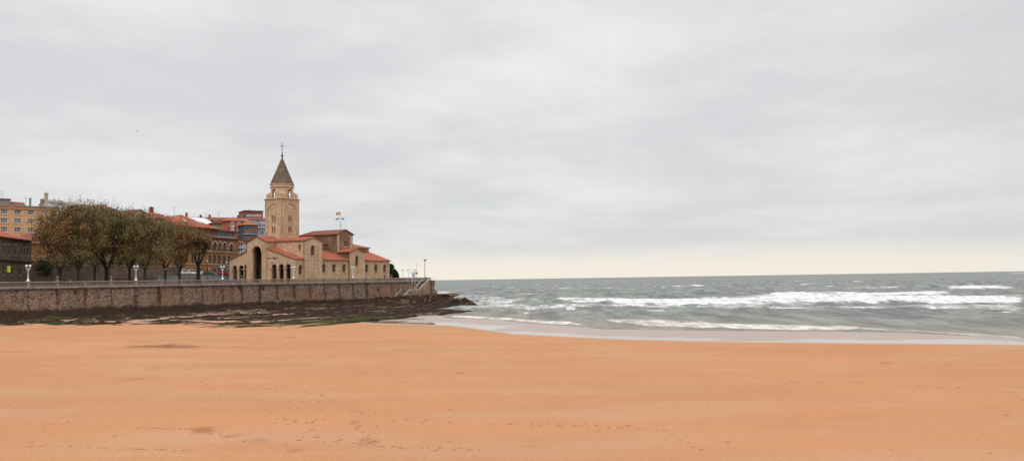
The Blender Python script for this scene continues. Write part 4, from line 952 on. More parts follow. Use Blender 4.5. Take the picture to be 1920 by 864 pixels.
def town():
    # --- yellow apartment block, far left
    b=Bld('apartment_block','large yellow brick apartment block with white windows, behind the dark stone house','building',-70,292,105,310,16,11.)
    zt=b.hit(0,391)[1]; ws=[]; bl=[]
    for r in range(5):
        for c in range(-3,4):
            x=8+25.2*c+ (0 if c<3 else -1); dy=(x-8)*.028; y=392.2+16.6*r+dy; w=6.5 if c<3 else 3.
            if c==3: x-=1
            if (r,c) in ((1,0),(1,1)): bl.append(len(ws))
            ws.append((x-w,y,x+w,y+9))
    ws2=[w for w in ws]; b.facade(zt,OCHA,ws2,WHM,GLS,mull=2,trans=1,fw=.16,rec=.15)
    for c in kids(b.R):
        if c.name.startswith('window'):
            pass
    z2=b.hit(0,382.5)[1]; m=MB(); m.box(-.3,b.len+.3,-.3,b.dep,zt,z2-.8); b.b(m,'parapet',OCHB); m=MB(); m.box(-.5,b.len+.5,-.5,b.dep,z2-.8,z2-.3); b.b(m,'cornice',GRST)
    u0=b.hit(-20,380)[0]; u1,z3=b.hit(21,373.2); m=MB(); m.box(u0,u1,2.,8.,z2-.3,z3); b.b(m,'penthouse',GRST); 
    m=MB(); m.box(u0-.3,u1+.3,1.7,8.3,z3,z3+.25); b.b(m,'penthouse_roof',BRK)
    u2,z4=b.hit(49,378.8); m=MB(); m.plate([(u1,1.,z2-.2),(u2,1.,z2-.2),(u2,5.,z4+.2),(u1,5.,z4+.5)],.3); b.b(m,'roof',TILE2)
    for x,yt,w in ((58,372.5,.6),(78,374.5,.35),(81,374,.35)):
        u,z=b.hit(x,yt); b.chimney(u,1.5,z2-.4,z,w,GRST)
    u,z=b.hit(88,362); m=MB(); m.box(u-.6,u+.6,1.,2.2,z2-1.5,z); m.box(u-.7,u+.7,.9,2.3,z-.2,z); m.tube((u,1.6,z),(u,1.6,z+.5),.22,.28,6); b.b(m,'chimney',CREAM,label='tall pale chimney stack')
    # --- low grey roof volume right of the tall chimney
    b=Bld('grey_roof_house','pale rooftop house with a grey roof, right of the tall pale chimney','building',91,318,122,322,14,11.)
    z=b.hit(91,379)[1]; b.facade(z,WPL,[(111,382,116,384.5)],WHM,GLS,mull=0,sill=False); b.gable(z,z+1.6,.3,GRST)
    # --- dark stone house with red roof
    b=Bld('dark_stone_house','old dark stone house with a low red roof at the left edge','house',-75,190,59,234,14,8.4)
    zt=b.hit(0,443)[1]; ws=[]
    for x,y in ((17,449),(29,449),(45,455),(8,449),(-8,448),(-25,447)): ws.append((x-1.6,y,x+1.6,y+8))
    for x in (17,28.5,39,45.5,52,5,-10): ws.append((x-1.2,466,x+1.2,478))
    for x in (6,22,38): ws.append((x-1.5,502,x+1.5,515))
    b.facade(zt,DST,ws,GRST,GLS,mull=0,rec=.25,fw=.08)
    m=MB(); z=b.hit(20,488.5)[1]; m.box(0,b.len,-.3,0,z-.25,z+.1); b.b(m,'string_course',DARK)
    b.hip(zt,zt+2.9,.8,TILE,inset=7)
    # lime banner and its pole
    P=atY(12.5,524,205); z0=gzxy(P.x,P.y); R=empty('banner',(P.x,P.y,z0),rad(5)); tag(R,'bright lime green vertical banner on a dark pole before the dark stone house','banner')
    m=MB(); m.tube((0,0,0),(0,0,5.6),.06); m.build('pole',IRON,R); m=MB(); za=zpx(16,510,205)-z0; zb=zpx(16,498.7,205)-z0; m.box(.1,.85,-.03,.03,za,(za+zb)/2-.05); m.box(.1,.85,-.03,.03,(za+zb)/2+.05,zb); m.build('cloth',mat('lime_cloth',(.48,.72,.02),(.42,.64,.02),coord='Object',fine=.05),R)
    m=MB(); m.box(-.5,-.2,-.1,.1,3.9,4.1); m.build('red_light',mat('red_lens',(.6,.08,.05),coord='Object'),R)
    # little white post box edge at the far left
    # --- long brown retaining wall and arcaded building behind the trees
    b=Bld('retaining_wall','long brown stone retaining wall behind the plane trees','wall',58,236,342,300,1.2,8.6)
    z=b.hit(150,499)[1]; b.walls(z,DST); m=MB(); m.box(0,b.len,-.15,1.3,z,z+.25); b.b(m,'coping',GRST)
    b=Bld('arcaded_building','long ochre arcaded building with white railings hidden behind the plane trees','building',55,246,345,318,14,12.)
    z=b.hit(200,462)[1]; ws=[(x-4,488,x+4,499.5) for x in (92,105,118,131,150,168,185,208,226,246,262,280,300,318)]+[(x-2.2,469,x+2.2,479) for x in range(75,335,13)]
    b.facade(z,OCH,ws,CREAM,GLS,arched=True,mull=0,rec=.5,fw=.3)
    m=MB(); zr=b.hit(120,485)[1]
    for i in range(60): m.box(b.len*i/60,b.len*i/60+.06,-.5,-.44,zr-.5,zr+.35)
    m.box(0,b.len,-.52,-.42,zr+.35,zr+.45); m.box(0,b.len,-.6,0,zr-.6,zr-.5); b.b(m,'railing',WHM)
    b.hip(z,z+3.5,.6)
    # --- brick block with dormers behind the first trees
    b=Bld('brick_block','red brick block with small pink dormers above the first tree crowns','building',146,345,216,356,16,12.)
    z=b.hit(150,391)[1]; b.facade(z,REDP,[(x-2,396,x+2,403) for x in (155,166,177,188,199,209)],WHM,GLS,mull=0)
    zr=b.hit(150,381.5)[1]; b.gable(z,zr,.4,TILE2)
    for x in (164,184,196):
        u,zz=b.hit(x,383); m=MB(); m.box(u-.9,u+.9,1.2,3.5,zz-1.8,zz); b.b(m,'dormer',PINK)
    b=Bld('brick_wing','lower dark red building between the brick block and the cream gable','building',212,344,252,352,14,12.)
    z=b.hit(215,400)[1]; b.facade(z,BRK,[(x-1.6,404,x+1.6,411) for x in (220,230,240)],WHM,GLS,mull=0); b.gable(z,z+1.4,.3)
    # --- cream gable house
    b=Bld('cream_gable_house','cream house end with a stepped pointed gable rising through bare twigs','house',245,322,277,328,14,12.)
    m=MB(); ua=0; ub=b.len; z1=b.hit(245,404)[1]; z2=b.hit(262,392.5)[1]; z3=b.hit(277,402)[1]; z5=b.hit(256,395)[1]
    ws=[b.wr(x-1.4,y,x+1.4,y+5) for x,y in ((255,409),(262,409),(269,409),(255,419),(269,419))]
    m.slab((0,0),(1,0),[(0,11),(ub,11),(ub,z3),(b.hit(262,395)[0],z2),(0,z1)],[rect(*w) for w in ws],.4); m.box(0,.4,.4,14,11,z1); m.box(ub-.4,ub,.4,14,11,z3); b.b(m,'wall',CREAM)
    for w in ws: win(b.R,b.O,(0,0),(1,0),*w,arched=False,fm=WHM,pm=GLS,mull=0,sill=False)
    um=b.hit(262,395)[0]; m=MB(); m.plate([(-.3,-.3,z1),(um,-.3,z2+.15),(um,14,z2+.15),(-.3,14,z1)],.2); m.plate([(um,-.3,z2+.15),(ub+.3,-.3,z3),(ub+.3,14,z3),(um,14,z2+.15)],.2); b.b(m,'roof',TILE2)
    # --- long red roofed brick houses
    b=Bld('red_roof_house','brick house with a long sloping red roof right of the cream gable','house',268,332,304,338,16,12.)
    z=b.hit(280,402)[1]; b.facade(z,BRK,[(x-1.8,408,x+1.8,414) for x in (281,291,299)],WHM,GLS,mull=0); b.gable(z,b.hit(280,394.5)[1],.5,TILE)
    u,zz=b.hit(304,396); b.chimney(b.len-.8,8,z,zz+2.,1.6)
    b=Bld('brick_row_house','brick row house under a low red roof between the chimney and the grey gable','house',274,322,336,332,14,12.)
    z=b.hit(300,409)[1]; b.facade(z,BRK,[(x-1.8,414,x+1.8,420) for x in (282,292,303,314,325)],WHM,GLS,mull=0); b.gable(z,b.hit(300,401.5)[1],.5,TILE)
    b=Bld('skylight_house','house with red roof slopes and slanting white skylights behind the trees','house',283,304,345,314,15,12.)
    z=b.hit(310,428)[1]; b.facade(z,OCH,[(x-2,434,x+2,442) for x in (292,304,316,328,339)],WHM,GLS,mull=0); zr=b.hit(310,411)[1]; b.gable(z,zr,.6,TILE)
    for x in (287,311):
        u,_=b.hit(x,418); m=MB(); m.plate([(u-.5,3,z+(zr-z)*.40+.3),(u+.3,3,z+(zr-z)*.40+.3),(u+1.3,4.6,z+(zr-z)*.62+.3),(u+.5,4.6,z+(zr-z)*.62+.3)],.12); b.b(m,'skylight',ZINC)
    b=Bld('grey_gable_house','narrow grey brown gable wall left of the white sheet roof','house',331,330,346,333,12,12.)
    z1=b.hit(338,404)[1]; z=b.hit(333,410)[1]; m=MB(); m.slab((0,0),(1,0),[(0,11),(b.len,11),(b.len,z-1.5),(b.len*.4,z1),(0,z)],(),.4); b.b(m,'wall',GRST)
    m=MB(); m.plate([(-.2,-.2,z+.05),(b.len*.4,-.2,z1+.15),(b.len*.4,12,z1+.15),(-.2,12,z+.05)],.15); m.plate([(b.len*.4,-.2,z1+.15),(b.len+.2,-.2,z-1.45),(b.len+.2,12,z-1.45),(b.len*.4,12,z1+.15)],.15); b.b(m,'roof',GRST)
    # --- background rows
    b=Bld('red_roof_row','long row of red tiled roofs with chimneys along the skyline behind the palace','building',340,395,505,410,14,14.)
    z=b.hit(420,413)[1]; b.facade(z,BRK,[],WHM,GLS); zr=b.hit(400,405.3)[1]; b.gable(z,zr,.5,TILE2)
    for x,yt in ((350,398),(377,402),(394,401.5),(460-9,403)):
        u,zz=b.hit(x,yt); b.chimney(u,6.5,z,zz,1.1,BRK)
    b=Bld('white_roof_hall','low hall with a big white sheet metal roof behind the palace','building',338,372,404,380,16,13.)
    z=b.hit(370,421)[1]; zr=b.hit(370,406)[1]; b.facade(z,GRST,[],WHM,GLS); m=MB(); L_=b.len; m.plate([(-.3,-.3,z+1.),(L_+.3,-.3,z),(L_-3.,8,zr),(-.3,8,zr+.4)],.25); m.plate([(-.3,8,zr+.4),(L_-3.,8,zr),(L_,16,z),(-.3,16,z)],.25); b.b(m,'roof',ZINC)
    b=Bld('green_wall_house','pale green walled house under a dark red hipped roof right of the white roof','house',401,360,430,364,7,12.)
    z=b.hit(415,418.5)[1]; b.facade(z,GREEN,[],WHM,GLS); b.hip(z,b.hit(415,409)[1],.6,tile_mat('dark_red_tiles',(.20,.045,.035),(.16,.04,.03)))
    b=Bld('orange_red_house','tall orange red house with two white window columns, left of the slate blue house','house',426.5,352,457,356,9,12.)
    zt=b.hit(440,413.5)[1]; ws=[]
    for x in (435.5,447.5):
        for y in (416.5,430.5,441.5): ws.append((x-2,y+1.5,x+2,y+7))
    b.facade(zt,REDP,ws,WHM,GLS,mull=1,trans=0,fw=.12,rec=.05,sill=False)
    for x in (435.5,447.5):
        u0,z0=b.hit(x-3.2,452); u1,_=b.hit(x+3.2,452); z1=b.hit(x,414.8)[1]
        hs=[rect(*b.wr(*w)) for w in ws if abs((w[0]+w[2])/2-x)<1]
        m=MB(); m.slab((u0,-.12),(1,0),[(0,z0),(u1-u0,z0),(u1-u0,z1),(0,z1)],[[(p[0]-u0,p[1]) for p in h] for h in hs],.11); b.b(m,'window_column',WPL)
    b.hip(zt,zt+1.9,.6,TILE)
    m=MB()
    for y in (427.5,441): 
        zz=b.hit(440,y)[1]; m.box(-.1,b.len+.1,-.2,-.01,zz-.1,zz+.1)
    b.b(m,'string_course',SHUT)
    b=Bld('brick_tower_block','dark red brick rooftop box with pale strip windows, just left of the bell tower','building',459,425,493,430,12,14.)
    zt=b.hit(470,395.5)[1]; ws=[(461.5+i*4.1,401.3,465+i*4.1,406.2) for i in (0,1,2)]+[(474.5+i*4,401.3,478+i*4,406.2) for i in range(4)]
    b.facade(zt,BRK,ws,WHM,BLUW,mull=1,fw=.15,rec=.1,sill=False); m=MB(); m.box(-.3,b.len+.3,-.3,12.3,zt,zt+.3); b.b(m,'roof',BRK)
    m=MB(); m.box(-1.0,-.02,1.5,12,14,zt-1.5); b.b(m,'side_tower',GRST)
    b=Bld('dormer_roof_house','red roofed house with dark wide dormers below the brick box','house',457,385,500,392,12,13.)
    z=b.hit(480,419)[1]; zr=b.hit(480,409)[1]; b.facade(z,GRST,[],WHM,GLS); b.gable(z,zr,.5,TILE)
    for x,y in ((478.5,412.5),(492.5,412.8)):
        u,zz=b.hit(x,y-1.8); m=MB(); m.box(u-1.3,u+1.3,1.2,4,zz-1.5,zz-.2); d=b.b(m,'dormer',BLUW); m=MB(); m.plate([(u-1.6,.8,zz-.25),(u+1.6,.8,zz-.25),(u+1.6,4.2,zz+.1),(u-1.6,4.2,zz+.1)],.2); b.b(m,'dormer_roof',IRON,d)
    b=Bld('pale_blue_house','narrow pale blue and white house squeezed between slate blue house and bell tower','house',483,366,503,372,11,12.)
    zt=b.hit(490,417)[1]; b.facade(zt,BLUW,[(486.3,433,488.8,441),(490.5,433,494,441),(486,421,489,425)],WHM,GLS,mull=0,fw=.14,sill=False,blind=(0,))
    zr=b.hit(490,429)[1]; m=MB(); m.box(0,b.len,-.5,0,zr,zr+.25); b.b(m,'balcony',TILE2); m=MB(); m.plate([(-.3,-.4,zt),(b.len+.3,-.4,zt-1.),(b.len+.3,11,zt+1.5),(-.3,11,zt+2)],.2); b.b(m,'roof',ZINC)
    b=Bld('slate_blue_house','slate blue glazed gallery house under a low red hipped roof beside the bell tower','house',456.5,350,483.5,354,8,12.)
    zt=b.hit(470,421.5)[1]; ws=[(458.5+i*4.9,428.5,461.9+i*4.9,436.5) for i in range(5)]+[(458.5+i*4.9,443.5,461.9+i*4.9,450.) for i in range(5)]
    b.facade(zt,BLUG,ws,OCHB,GLS,mull=0,fw=.2,rec=.05,sill=False); b.hip(zt,b.hit(468,414)[1],.6,TILE)
    m=MB(); zz=b.hit(470,439)[1]; m.box(-.15,b.len+.15,-.3,0,zz-.15,zz+.15); zz=b.hit(470,426)[1]; m.box(-.1,b.len+.1,-.2,0,zz-.1,zz+.1); b.b(m,'string_course',BLUW)
    b=Bld('white_balcony_house','small white house with balconies and orange roof wedged behind the church porch','house',444,338,461,342,9,12.)
    zt=b.hit(450,454.5)[1]; b.facade(zt,WPL,[(447,457,449.5,462),(451.5,457,454,462),(447,466,449.5,471),(451.5,466,454,471)],GRST,GLS,mull=0,sill=False); b.hip(zt,zt+1.3,.5,TILE)
    m=MB(); zz=b.hit(450,464.5)[1]; m.box(0,b.len,-.6,0,zz-.15,zz+.1); m.box(0,b.len,-.6,-.52,zz+.6,zz+.7); b.b(m,'balcony',WPL)
    # --- ochre palace
    b=Bld('ochre_palace','ochre palace with arched windows, glazed top gallery and red hipped roof left of the church','palace',336,300,447,336,13,11.6)
    uA=b.hit(397,470)[0]; z1=b.hit(425,446.5)[1]; z2=b.hit(373,426.5)[1]
    wB=[(x-2.7,y0,x+2.7,y1) for x,y0,y1 in ((403.3,453,469.5),(412.2,453.3,470),(421.3,454,471),(434,456,472),(402.3,478,494.3),(411,478.3,494.8),(420.3,479,495.3),(429.5,480,496))]
    wC=[(x-1.9,503.5,x+1.9,510) for x in (402.5,411.5,421,431,439)]
    WB=[b.wr(*w) for w in wB]; WC=[b.wr(*w) for w in wC]
    m=MB(); 
    m.slab((uA,0),(1,0),[(0,10.6),(b.len-uA,10.6),(b.len-uA,z1),(0,z1)],[[(p[0]-uA,p[1]) for p in arch(*w)] for w in WB]+[[(p[0]-uA,p[1]) for p in rect(*w)] for w in WC],.4)
    m.box(b.len-.4,b.len,.4,13,10.6,z1); m.box(uA,b.len-.4,12.6,13,10.6,z1)
    zg=b.hit(420,434.5)[1]; ug0=b.hit(399.5,440)[0]; ug1=b.hit(441.5,440)[0]; zga=b.hit(420,445)[1]
    m.slab((uA,.3),(1,0),[(0,z1),(b.len-uA,z1),(b.len-uA,zg+.5),(0,zg+.5)],[[(ug0-uA,z1+.25),(ug1-uA,z1+.25),(ug1-uA,zg),(ug0-uA,zg)]],.3)
    m.box(b.len-.3,b.len,.6,13,z1,zg+.5)
    b.b(m,'wall',OCH)
    for w in WB: win(b.R,b.O,(0,0),(1,0),*w,fm=CREAM,pm=GLS,mull=0,fw=.07,rec=.3)
    for w in WC: win(b.R,b.O,(0,0),(1,0),*w,arched=False,fm=GRST,pm=GLS,mull=0,rec=.2,sill=False)
    m=MB()
    for w in WB[:4]:
        cx,ww,za,zb=w; r0=ww/2+.38; r1=ww/2; zc=zb-ww/2
        pts=[(cx+r0*math.cos(PI*i/8),zc+r0*math.sin(PI*i/8)) for i in range(9)]+[(cx+r1*math.cos(PI*i/8),zc+r1*math.sin(PI*i/8)) for i in range(8,-1,-1)]; m.slab((0,-.12),(1,0),pts,(),.11)
    b.b(m,'window_surround',WHT)
    m=MB(); m.slab((0,.45),(1,0),[(ug0,z1+.25),(ug1,z1+.25),(ug1,zg),(ug0,zg)],(),.05); g=b.b(m,'gallery_glass',GLS)
    m=MB()
    for i in range(15):
        u=ug0+(ug1-ug0)*i/14; m.box(u-.045,u+.045,.28,.42,z1+.25,zg)
    m.box(ug0,ug1,.27,.43,z1+.25,z1+.5); b.b(m,'gallery_frame',WHM,g)
    m=MB(); m.box(uA-.6,b.len+.9,-1.3,.28,z1-.35,z1+.1); b.b(m,'eave',SHUT)
    m=MB()
    zz=b.hit(420,472)[1]; m.box(uA,b.len+.1,-.5,0,zz-.3,zz-.02); bal=b.b(m,'balcony',CREAM); m=MB(); m.box(uA,b.len+.1,-.5,-.44,zz+.85,zz+.95)
    for i in range(46): u=uA+(b.len-uA)*i/45; m.box(u,u+.04,-.49,-.45,zz,zz+.9)
    b.b(m,'balcony_railing',IRON,bal)
    m=MB(); zz=b.hit(420,496.5)[1]; m.box(uA,b.len+.1,-.2,0,zz-.15,zz+.12); b.b(m,'string_course',CREAM)
    zb=b.hit(420,500.5)[1]; m=MB(); m.slab((uA,-.1),(1,0),[(0,10.6),(b.len-uA+.1,10.6),(b.len-uA+.1,zb),(0,zb)],[[(p[0]-uA,p[1]) for p in rect(w[0],w[1]+.1,w[2]-.05,w[3]+.05)] for w in WC],.095); b.b(m,'stone_base',GRST)
    m=MB(); zr=b.hit(405,429.5)[1]; m.plate([(uA-.2,-.6,zg+.5),(b.len+.8,-.6,zg+.5),(b.len-4,6.5,zr+.3),(uA-.2,6.5,zr+.3)],.25); m.plate([(b.len+.8,-.6,zg+.5),(b.len+.8,13.6,zg+.5),(b.len-4,6.5,zr+.3)],.25); m.plate([(b.len+.8,13.6,zg+.5),(uA-.2,13.6,zg+.5),(uA-.2,6.5,zr+.3),(b.len-4,6.5,zr+.3)],.25); b.b(m,'roof',TILE2)
    wD=[b.wr(*w) for w in [(371,432.5,375.5,441),(383.6,433,387.2,441.3),(391.3,433.3,394.9,441.6),(357,432.5,361,441)]]
    wE=[b.wr(x-2.7,452,x+2.7,469) for x in (348,360,372,390)]+[b.wr(x-2.7,477,x+2.7,493.6) for x in (348,360,372,392)]
    wF=[b.wr(x-2,502.5,x+2,509) for x in (350,362,374,388)]
    def proud(u0,u1,zt,y0):
        m=MB(); m.slab((u0,y0),(1,0),[(0,10.6),(u1-u0,10.6),(u1-u0,zt),(0,zt)],[[(p[0]-u0,p[1]) for p in rect(*w)] for w in wD+wF]+[[(p[0]-u0,p[1]) for p in arch(*w)] for w in wE],.4)
        m.box(u0,u0+.4,y0+.4,13,10.6,zt); m.box(u1-.4,u1,y0+.4,13,10.6,zt); m.box(u0+.4,u1-.4,12.6,13,10.6,zt); return m
    b.b(proud(0,uA,z2,-.4),'wall',OCH)
    for w in wD+wF: win(b.R,b.O,(0,-.4),(1,0),*w,arched=False,fm=CREAM,pm=GLS,mull=1,rec=.2)
    for w in wE: win(b.R,b.O,(0,-.4),(1,0),*w,fm=CREAM,pm=GLS,mull=0,fw=.07,rec=.3)
    m=MB(); m.box(-1.2,uA+1.8,-1.9,13.5,z2-.35,z2-.02); b.b(m,'eave',SHUT)
    m=MB(); zz=b.hit(370,470)[1]; m.box(0,uA,-.9,-.4,zz-.3,zz); zz=b.hit(370,495)[1]; m.box(0,uA,-.6,-.4,zz-.1,zz+.15); b.b(m,'string_course',CREAM)
    zr=b.hit(362,406.)[1]+1.0; m=MB(); ux=uA*.42; a,b1,c,d=(-1.5,-2.1,z2),(uA+2.1,-2.1,z2),(uA+2.1,14,z2),(-1.5,14,z2); e=(ux,6,zr); f=(ux+.6,6,zr)
    m.plate([a,b1,f,e],.25); m.plate([b1,c,f],.25); m.plate([c,d,e,f],.25); m.plate([d,a,e],.25); rf=b.b(m,'roof',TILE)
    for u,du in ((ux-3.8,1.1),(ux+5.2,-1.1)):
        k=.42; z=z2+(zr-z2)*k+.25; y=-2.1+8.1*k; m=MB(); m.plate([(u-.5,y-.9,z-(zr-z2)*.11),(u+.4,y-.9,z-(zr-z2)*.11),(u+.4+du,y+.9,z+(zr-z2)*.11),(u-.5+du,y+.9,z+(zr-z2)*.11)],.1); b.b(m,'skylight',ZINC)
    antenna(4,372.5,359,305,'tallest rooftop antenna above the penthouse at the far left edge'); antenna(48,380,368,300,'rooftop antenna between the penthouse and the small chimney',1)
    antenna(110,383,372,318,'thin antenna right of the tall pale chimney',2); antenna(327,404,388,325,'antenna above the brick row house roof',.7); antenna(386,406,399,400,'antenna on the skyline roofs above the palace, left one',.3); antenna(409.5,406,398,400,'antenna on the skyline roofs above the palace, right one',1.3)
    antenna(455,409,402,400,'short antenna just left of the brick box block',.9); antenna(468,395,392,426,'small antenna on top of the brick box block',.2)
town()
# ------------------------------------------------------------------ trees
BARK=mat('plane_bark',(.075,.06,.045),(.045,.036,.028),coord='Object',sc=.8,fine=.4); BARKD=mat('dark_bark',(.035,.028,.022),(.022,.018,.015),coord='Object',sc=.8,fine=.4)
LEAF=leafmat('autumn_leaves',[(.065,.10,.034),(.12,.14,.045),(.20,.155,.058),(.28,.155,.062),(.34,.165,.066)])
LEAF2=leafmat('rusty_autumn_leaves',[(.085,.09,.035),(.19,.13,.05),(.27,.14,.055),(.35,.16,.062)])
def tree(px,t,lab,xl,xr,yt,yb,nleaf,seed,lm,bark=None,twig=1.,cat='tree',trunk_r=.38,name='plane_tree',dens=1.,leafsize=.33,topy=None,grp='plane trees behind the balustrade'):
    rnd=random.Random(seed); bark=bark or BARK
    s=onT(px,520,t)[0]; P=W(s,t,gz(s,t)-.05); Y=P.y; sc=Y/F
    R=empty(name,P,0); tag(R,lab,cat,grp)
    cx=((xl+xr)/2-px)*sc; rx=(xr-xl)/2*sc; zt=zpx(px,yt,Y)-P.z; zb=zpx(px,yb,Y)-P.z; cz=(zt+zb)/2; rz=(zt-zb)/2
    C=Vector((cx,0,cz)); m=MB(); tips=[]; tw=[]; ztop=(zpx(px,topy,Y)-P.z) if topy else zt+1.
    def inside(p,k=1.): return abs((p.x-C.x)/rx)**2.8+abs((p.y-C.y)/(rx*.8))**2.8+abs((p.z-C.z)/rz)**2.8<k
    def grow(p,d,l,r,lev):
        n=3; q=p
        for i in range(n):
            d=(d+Vector((rnd.gauss(0,.12),rnd.gauss(0,.12),rnd.gauss(.05,.07)))).normalized(); e=q+d*l/n; ra=r*(1-.22*i/n*1.5); rb=r*(1-.22*(i+1)/n*1.5)
            m.tube(q,e,ra,max(.012,rb),5 if lev<2 else 3,cap=False); q=e
            if lev>=3: tips.append(q.copy())
        if lev>=5 or r<.012: tips.append(q.copy()); return
        k=rnd.choice((2,3)) if lev<4 else 2
        for j in range(k+(1 if lev==0 else 0)):
            # aim at a random spot of the crown, kept mostly upward
            tgt=Vector((C.x+rnd.uniform(-1,1)*rx*.95,C.y+rnd.uniform(-1,1)*rx*.75,C.z+rnd.uniform(-.8,1)*rz))
            dd=(d*.75+(tgt-q).normalized()*.8+Vector((rnd.gauss(0,.22),rnd.gauss(0,.22),.18))).normalized()
            if not inside(q,1.25) and lev>1: dd=(dd*.5+(C-q).normalized()*.4+Vector((0,0,.3))).normalized()
            grow(q,dd,l*rnd.uniform(.68,.86),r*rnd.uniform(.58,.72),lev+1)
    fork=max(2.2,zb*.9)
    m.lathe([(trunk_r*1.5,-.3),(trunk_r*1.15,.4),(trunk_r,1.2),(trunk_r*.92,fork)],0,0,9)
    for j in range(5):
        a=j*2*PI/5+rnd.uniform(-.4,.4); d=Vector((math.cos(a)*.62,math.sin(a)*.5,1)).normalized()
        grow(Vector((0,0,fork-.15)),d,rz*.62,trunk_r*.6,1)
    # slender upright shoots of a pollarded crown
    for j in range(int(52*twig)):
        a=rnd.uniform(-1,1); bx=C.x+a*rx*.85; z0=C.z+rz*math.sqrt(max(0,1-a*a))*.45; top=min(ztop,C.z+rz*math.sqrt(max(0,1-a*a*.8))+rnd.uniform(.2,2.2)); top=max(top,z0+1)
        p=Vector((bx,rnd.uniform(-.5,.5)*rx,z0)); q=p
        n=5
        for i in range(n):
            e=q+Vector((rnd.gauss(0,.12),rnd.gauss(0,.12),(top-z0)/n)); m.tube(q,e,.06*(1-i/n)+.02,.06*(1-(i+1)/n)+.02,3,cap=False); q=e
            if i>1: 
                f=q+Vector((rnd.gauss(0,.5),rnd.gauss(0,.5),.6)); m.tube(q,f,.02,.012,3,cap=False)
                
                tips.append(f); tw.append(f)
    m.build('trunk',bark,R,recalc=False)
    if nleaf:
        lf=MB(); cl=[]
        for _ in range(70):
            while True:
                v=Vector((rnd.uniform(-1,1),rnd.uniform(-1,1),rnd.uniform(-1,1)))
                if abs(v.x)**3+abs(v.y)**3+abs(v.z)**3<1: break
            cl.append((Vector((C.x+v.x*rx*.92,C.y+v.y*rx*.8,C.z+v.z*rz*.92)),rnd.uniform(.12,.26)*rx))
        good=[q for q in tips if inside(q,1.3)] or tips
        for i in range(int(nleaf*1.5)):
            if tw and i%80==0: q=rnd.choice(tw); p=q+Vector((rnd.gauss(0,.25),rnd.gauss(0,.25),rnd.gauss(0,.3)))
            elif i%5<2: q=rnd.choice(good); p=q+Vector((rnd.gauss(0,.45),rnd.gauss(0,.45),rnd.gauss(0,.4)))
            else:
                c,r=rnd.choice(cl); p=c+Vector((rnd.gauss(0,r*.6),rnd.gauss(0,r*.6),rnd.gauss(0,r*.5)))
                if not inside(p,1.12): continue
            a=Vector((rnd.gauss(0,1),rnd.gauss(0,1),rnd.gauss(0,1))).normalized(); bb=a.orthogonal().normalized(); e=a.cross(bb); z=leafsize*rnd.uniform(.6,1.35)
            o=len(lf.v); lf.v+=[tuple(p-bb*z*.5),tuple(p+e*z*.4),tuple(p+bb*z*.5),tuple(p-e*z*.4)]; lf.f.append([o,o+1,o+2,o+3])
        lf.build('crown',lm,R,recalc=False)
    return R
tree(113,13,'leftmost plane tree, its big brown crown reaching over the yellow apartment block',64,172,392,505,12500,1,LEAF2,trunk_r=.4,topy=364)
tree(147,10,'plane tree with a pale trunk just right of the couple in red and navy',92,196,384,503,12000,2,LEAF,topy=366)
tree(200,14,'plane tree with a thick dark forked trunk, left of the second white lamp',148,250,389,503,11500,3,LEAF,bark=BARKD,trunk_r=.55,topy=366)
tree(243,18,'plane tree with a slim pale trunk immediately left of the second white lamp',204,284,401,500,8000,4,LEAF2,topy=364,twig=1.5)
tree(272,9,'plane tree with a leaning forked trunk just right of the second white lamp',228,326,406,502,9500,5,LEAF,topy=374,twig=1.3)
tree(337,14,'rusty plane tree beside the round orange sign',284,378,418,504,10500,6,LEAF2,topy=400,twig=.8)
tree(310,26,'plane tree set back behind the others near the skylight house',262,352,417,500,6000,7,LEAF,topy=384,twig=1.3)
tree(177,27,'plane tree set back between the pale trunk and the thick dark trunk',128,228,390,500,8500,8,LEAF,topy=378)
tree(372,10,'nearly bare plane tree with a thick black forked trunk in front of the ochre palace',343,402,432,494,700,9,LEAF2,bark=BARKD,trunk_r=.6,topy=428,twig=.15)
tree(82,9,'small dark green tree under the leftmost plane crown',66,97,486,521,3600,10,LDARK,trunk_r=.14,twig=0,name='small_tree',leafsize=.26,grp='small trees')
MATS['shrub_leaves']
def shrub(xa,xb,yt,Y,lab,seed,n):
    rnd=random.Random(seed); A=atY(xa,520,Y); B=atY(xb,520,Y); c=(A.x+B.x)/2; z0=8.35; zt=zpx(xa,yt,Y); w=(B.x-A.x)/2; R=empty('evergreen_shrub',(c,Y,z0),0); tag(R,lab,'shrub','dark shrubs beside the church')
    m=MB(); 
    for k in range(9):
        q=(rnd.uniform(-.75,.75)*w,rnd.uniform(-1,1),(zt-z0)*rnd.uniform(.25,.8)); leafball(m,q,w*.55+.4,n//9,rnd,.42,1.)
    m.build('crown',LDARK,R,recalc=False); m=MB(); m.tube((0,0,-.1),(0,0,(zt-z0)*.6),.22,.1); m.tube((0,0,1),(w*.5,0,(zt-z0)*.6),.12,.05); m.tube((0,0,1),(-w*.5,0,(zt-z0)*.6),.12,.05); m.build('trunk',BARKD,R)
shrub(723,737,489,352,'taller dark evergreen shrub touching the far end of the church',1,5200)
shrub(733,745.5,503,356,'lower dark evergreen shrub to the right of the taller one, against the sky',2,3600)
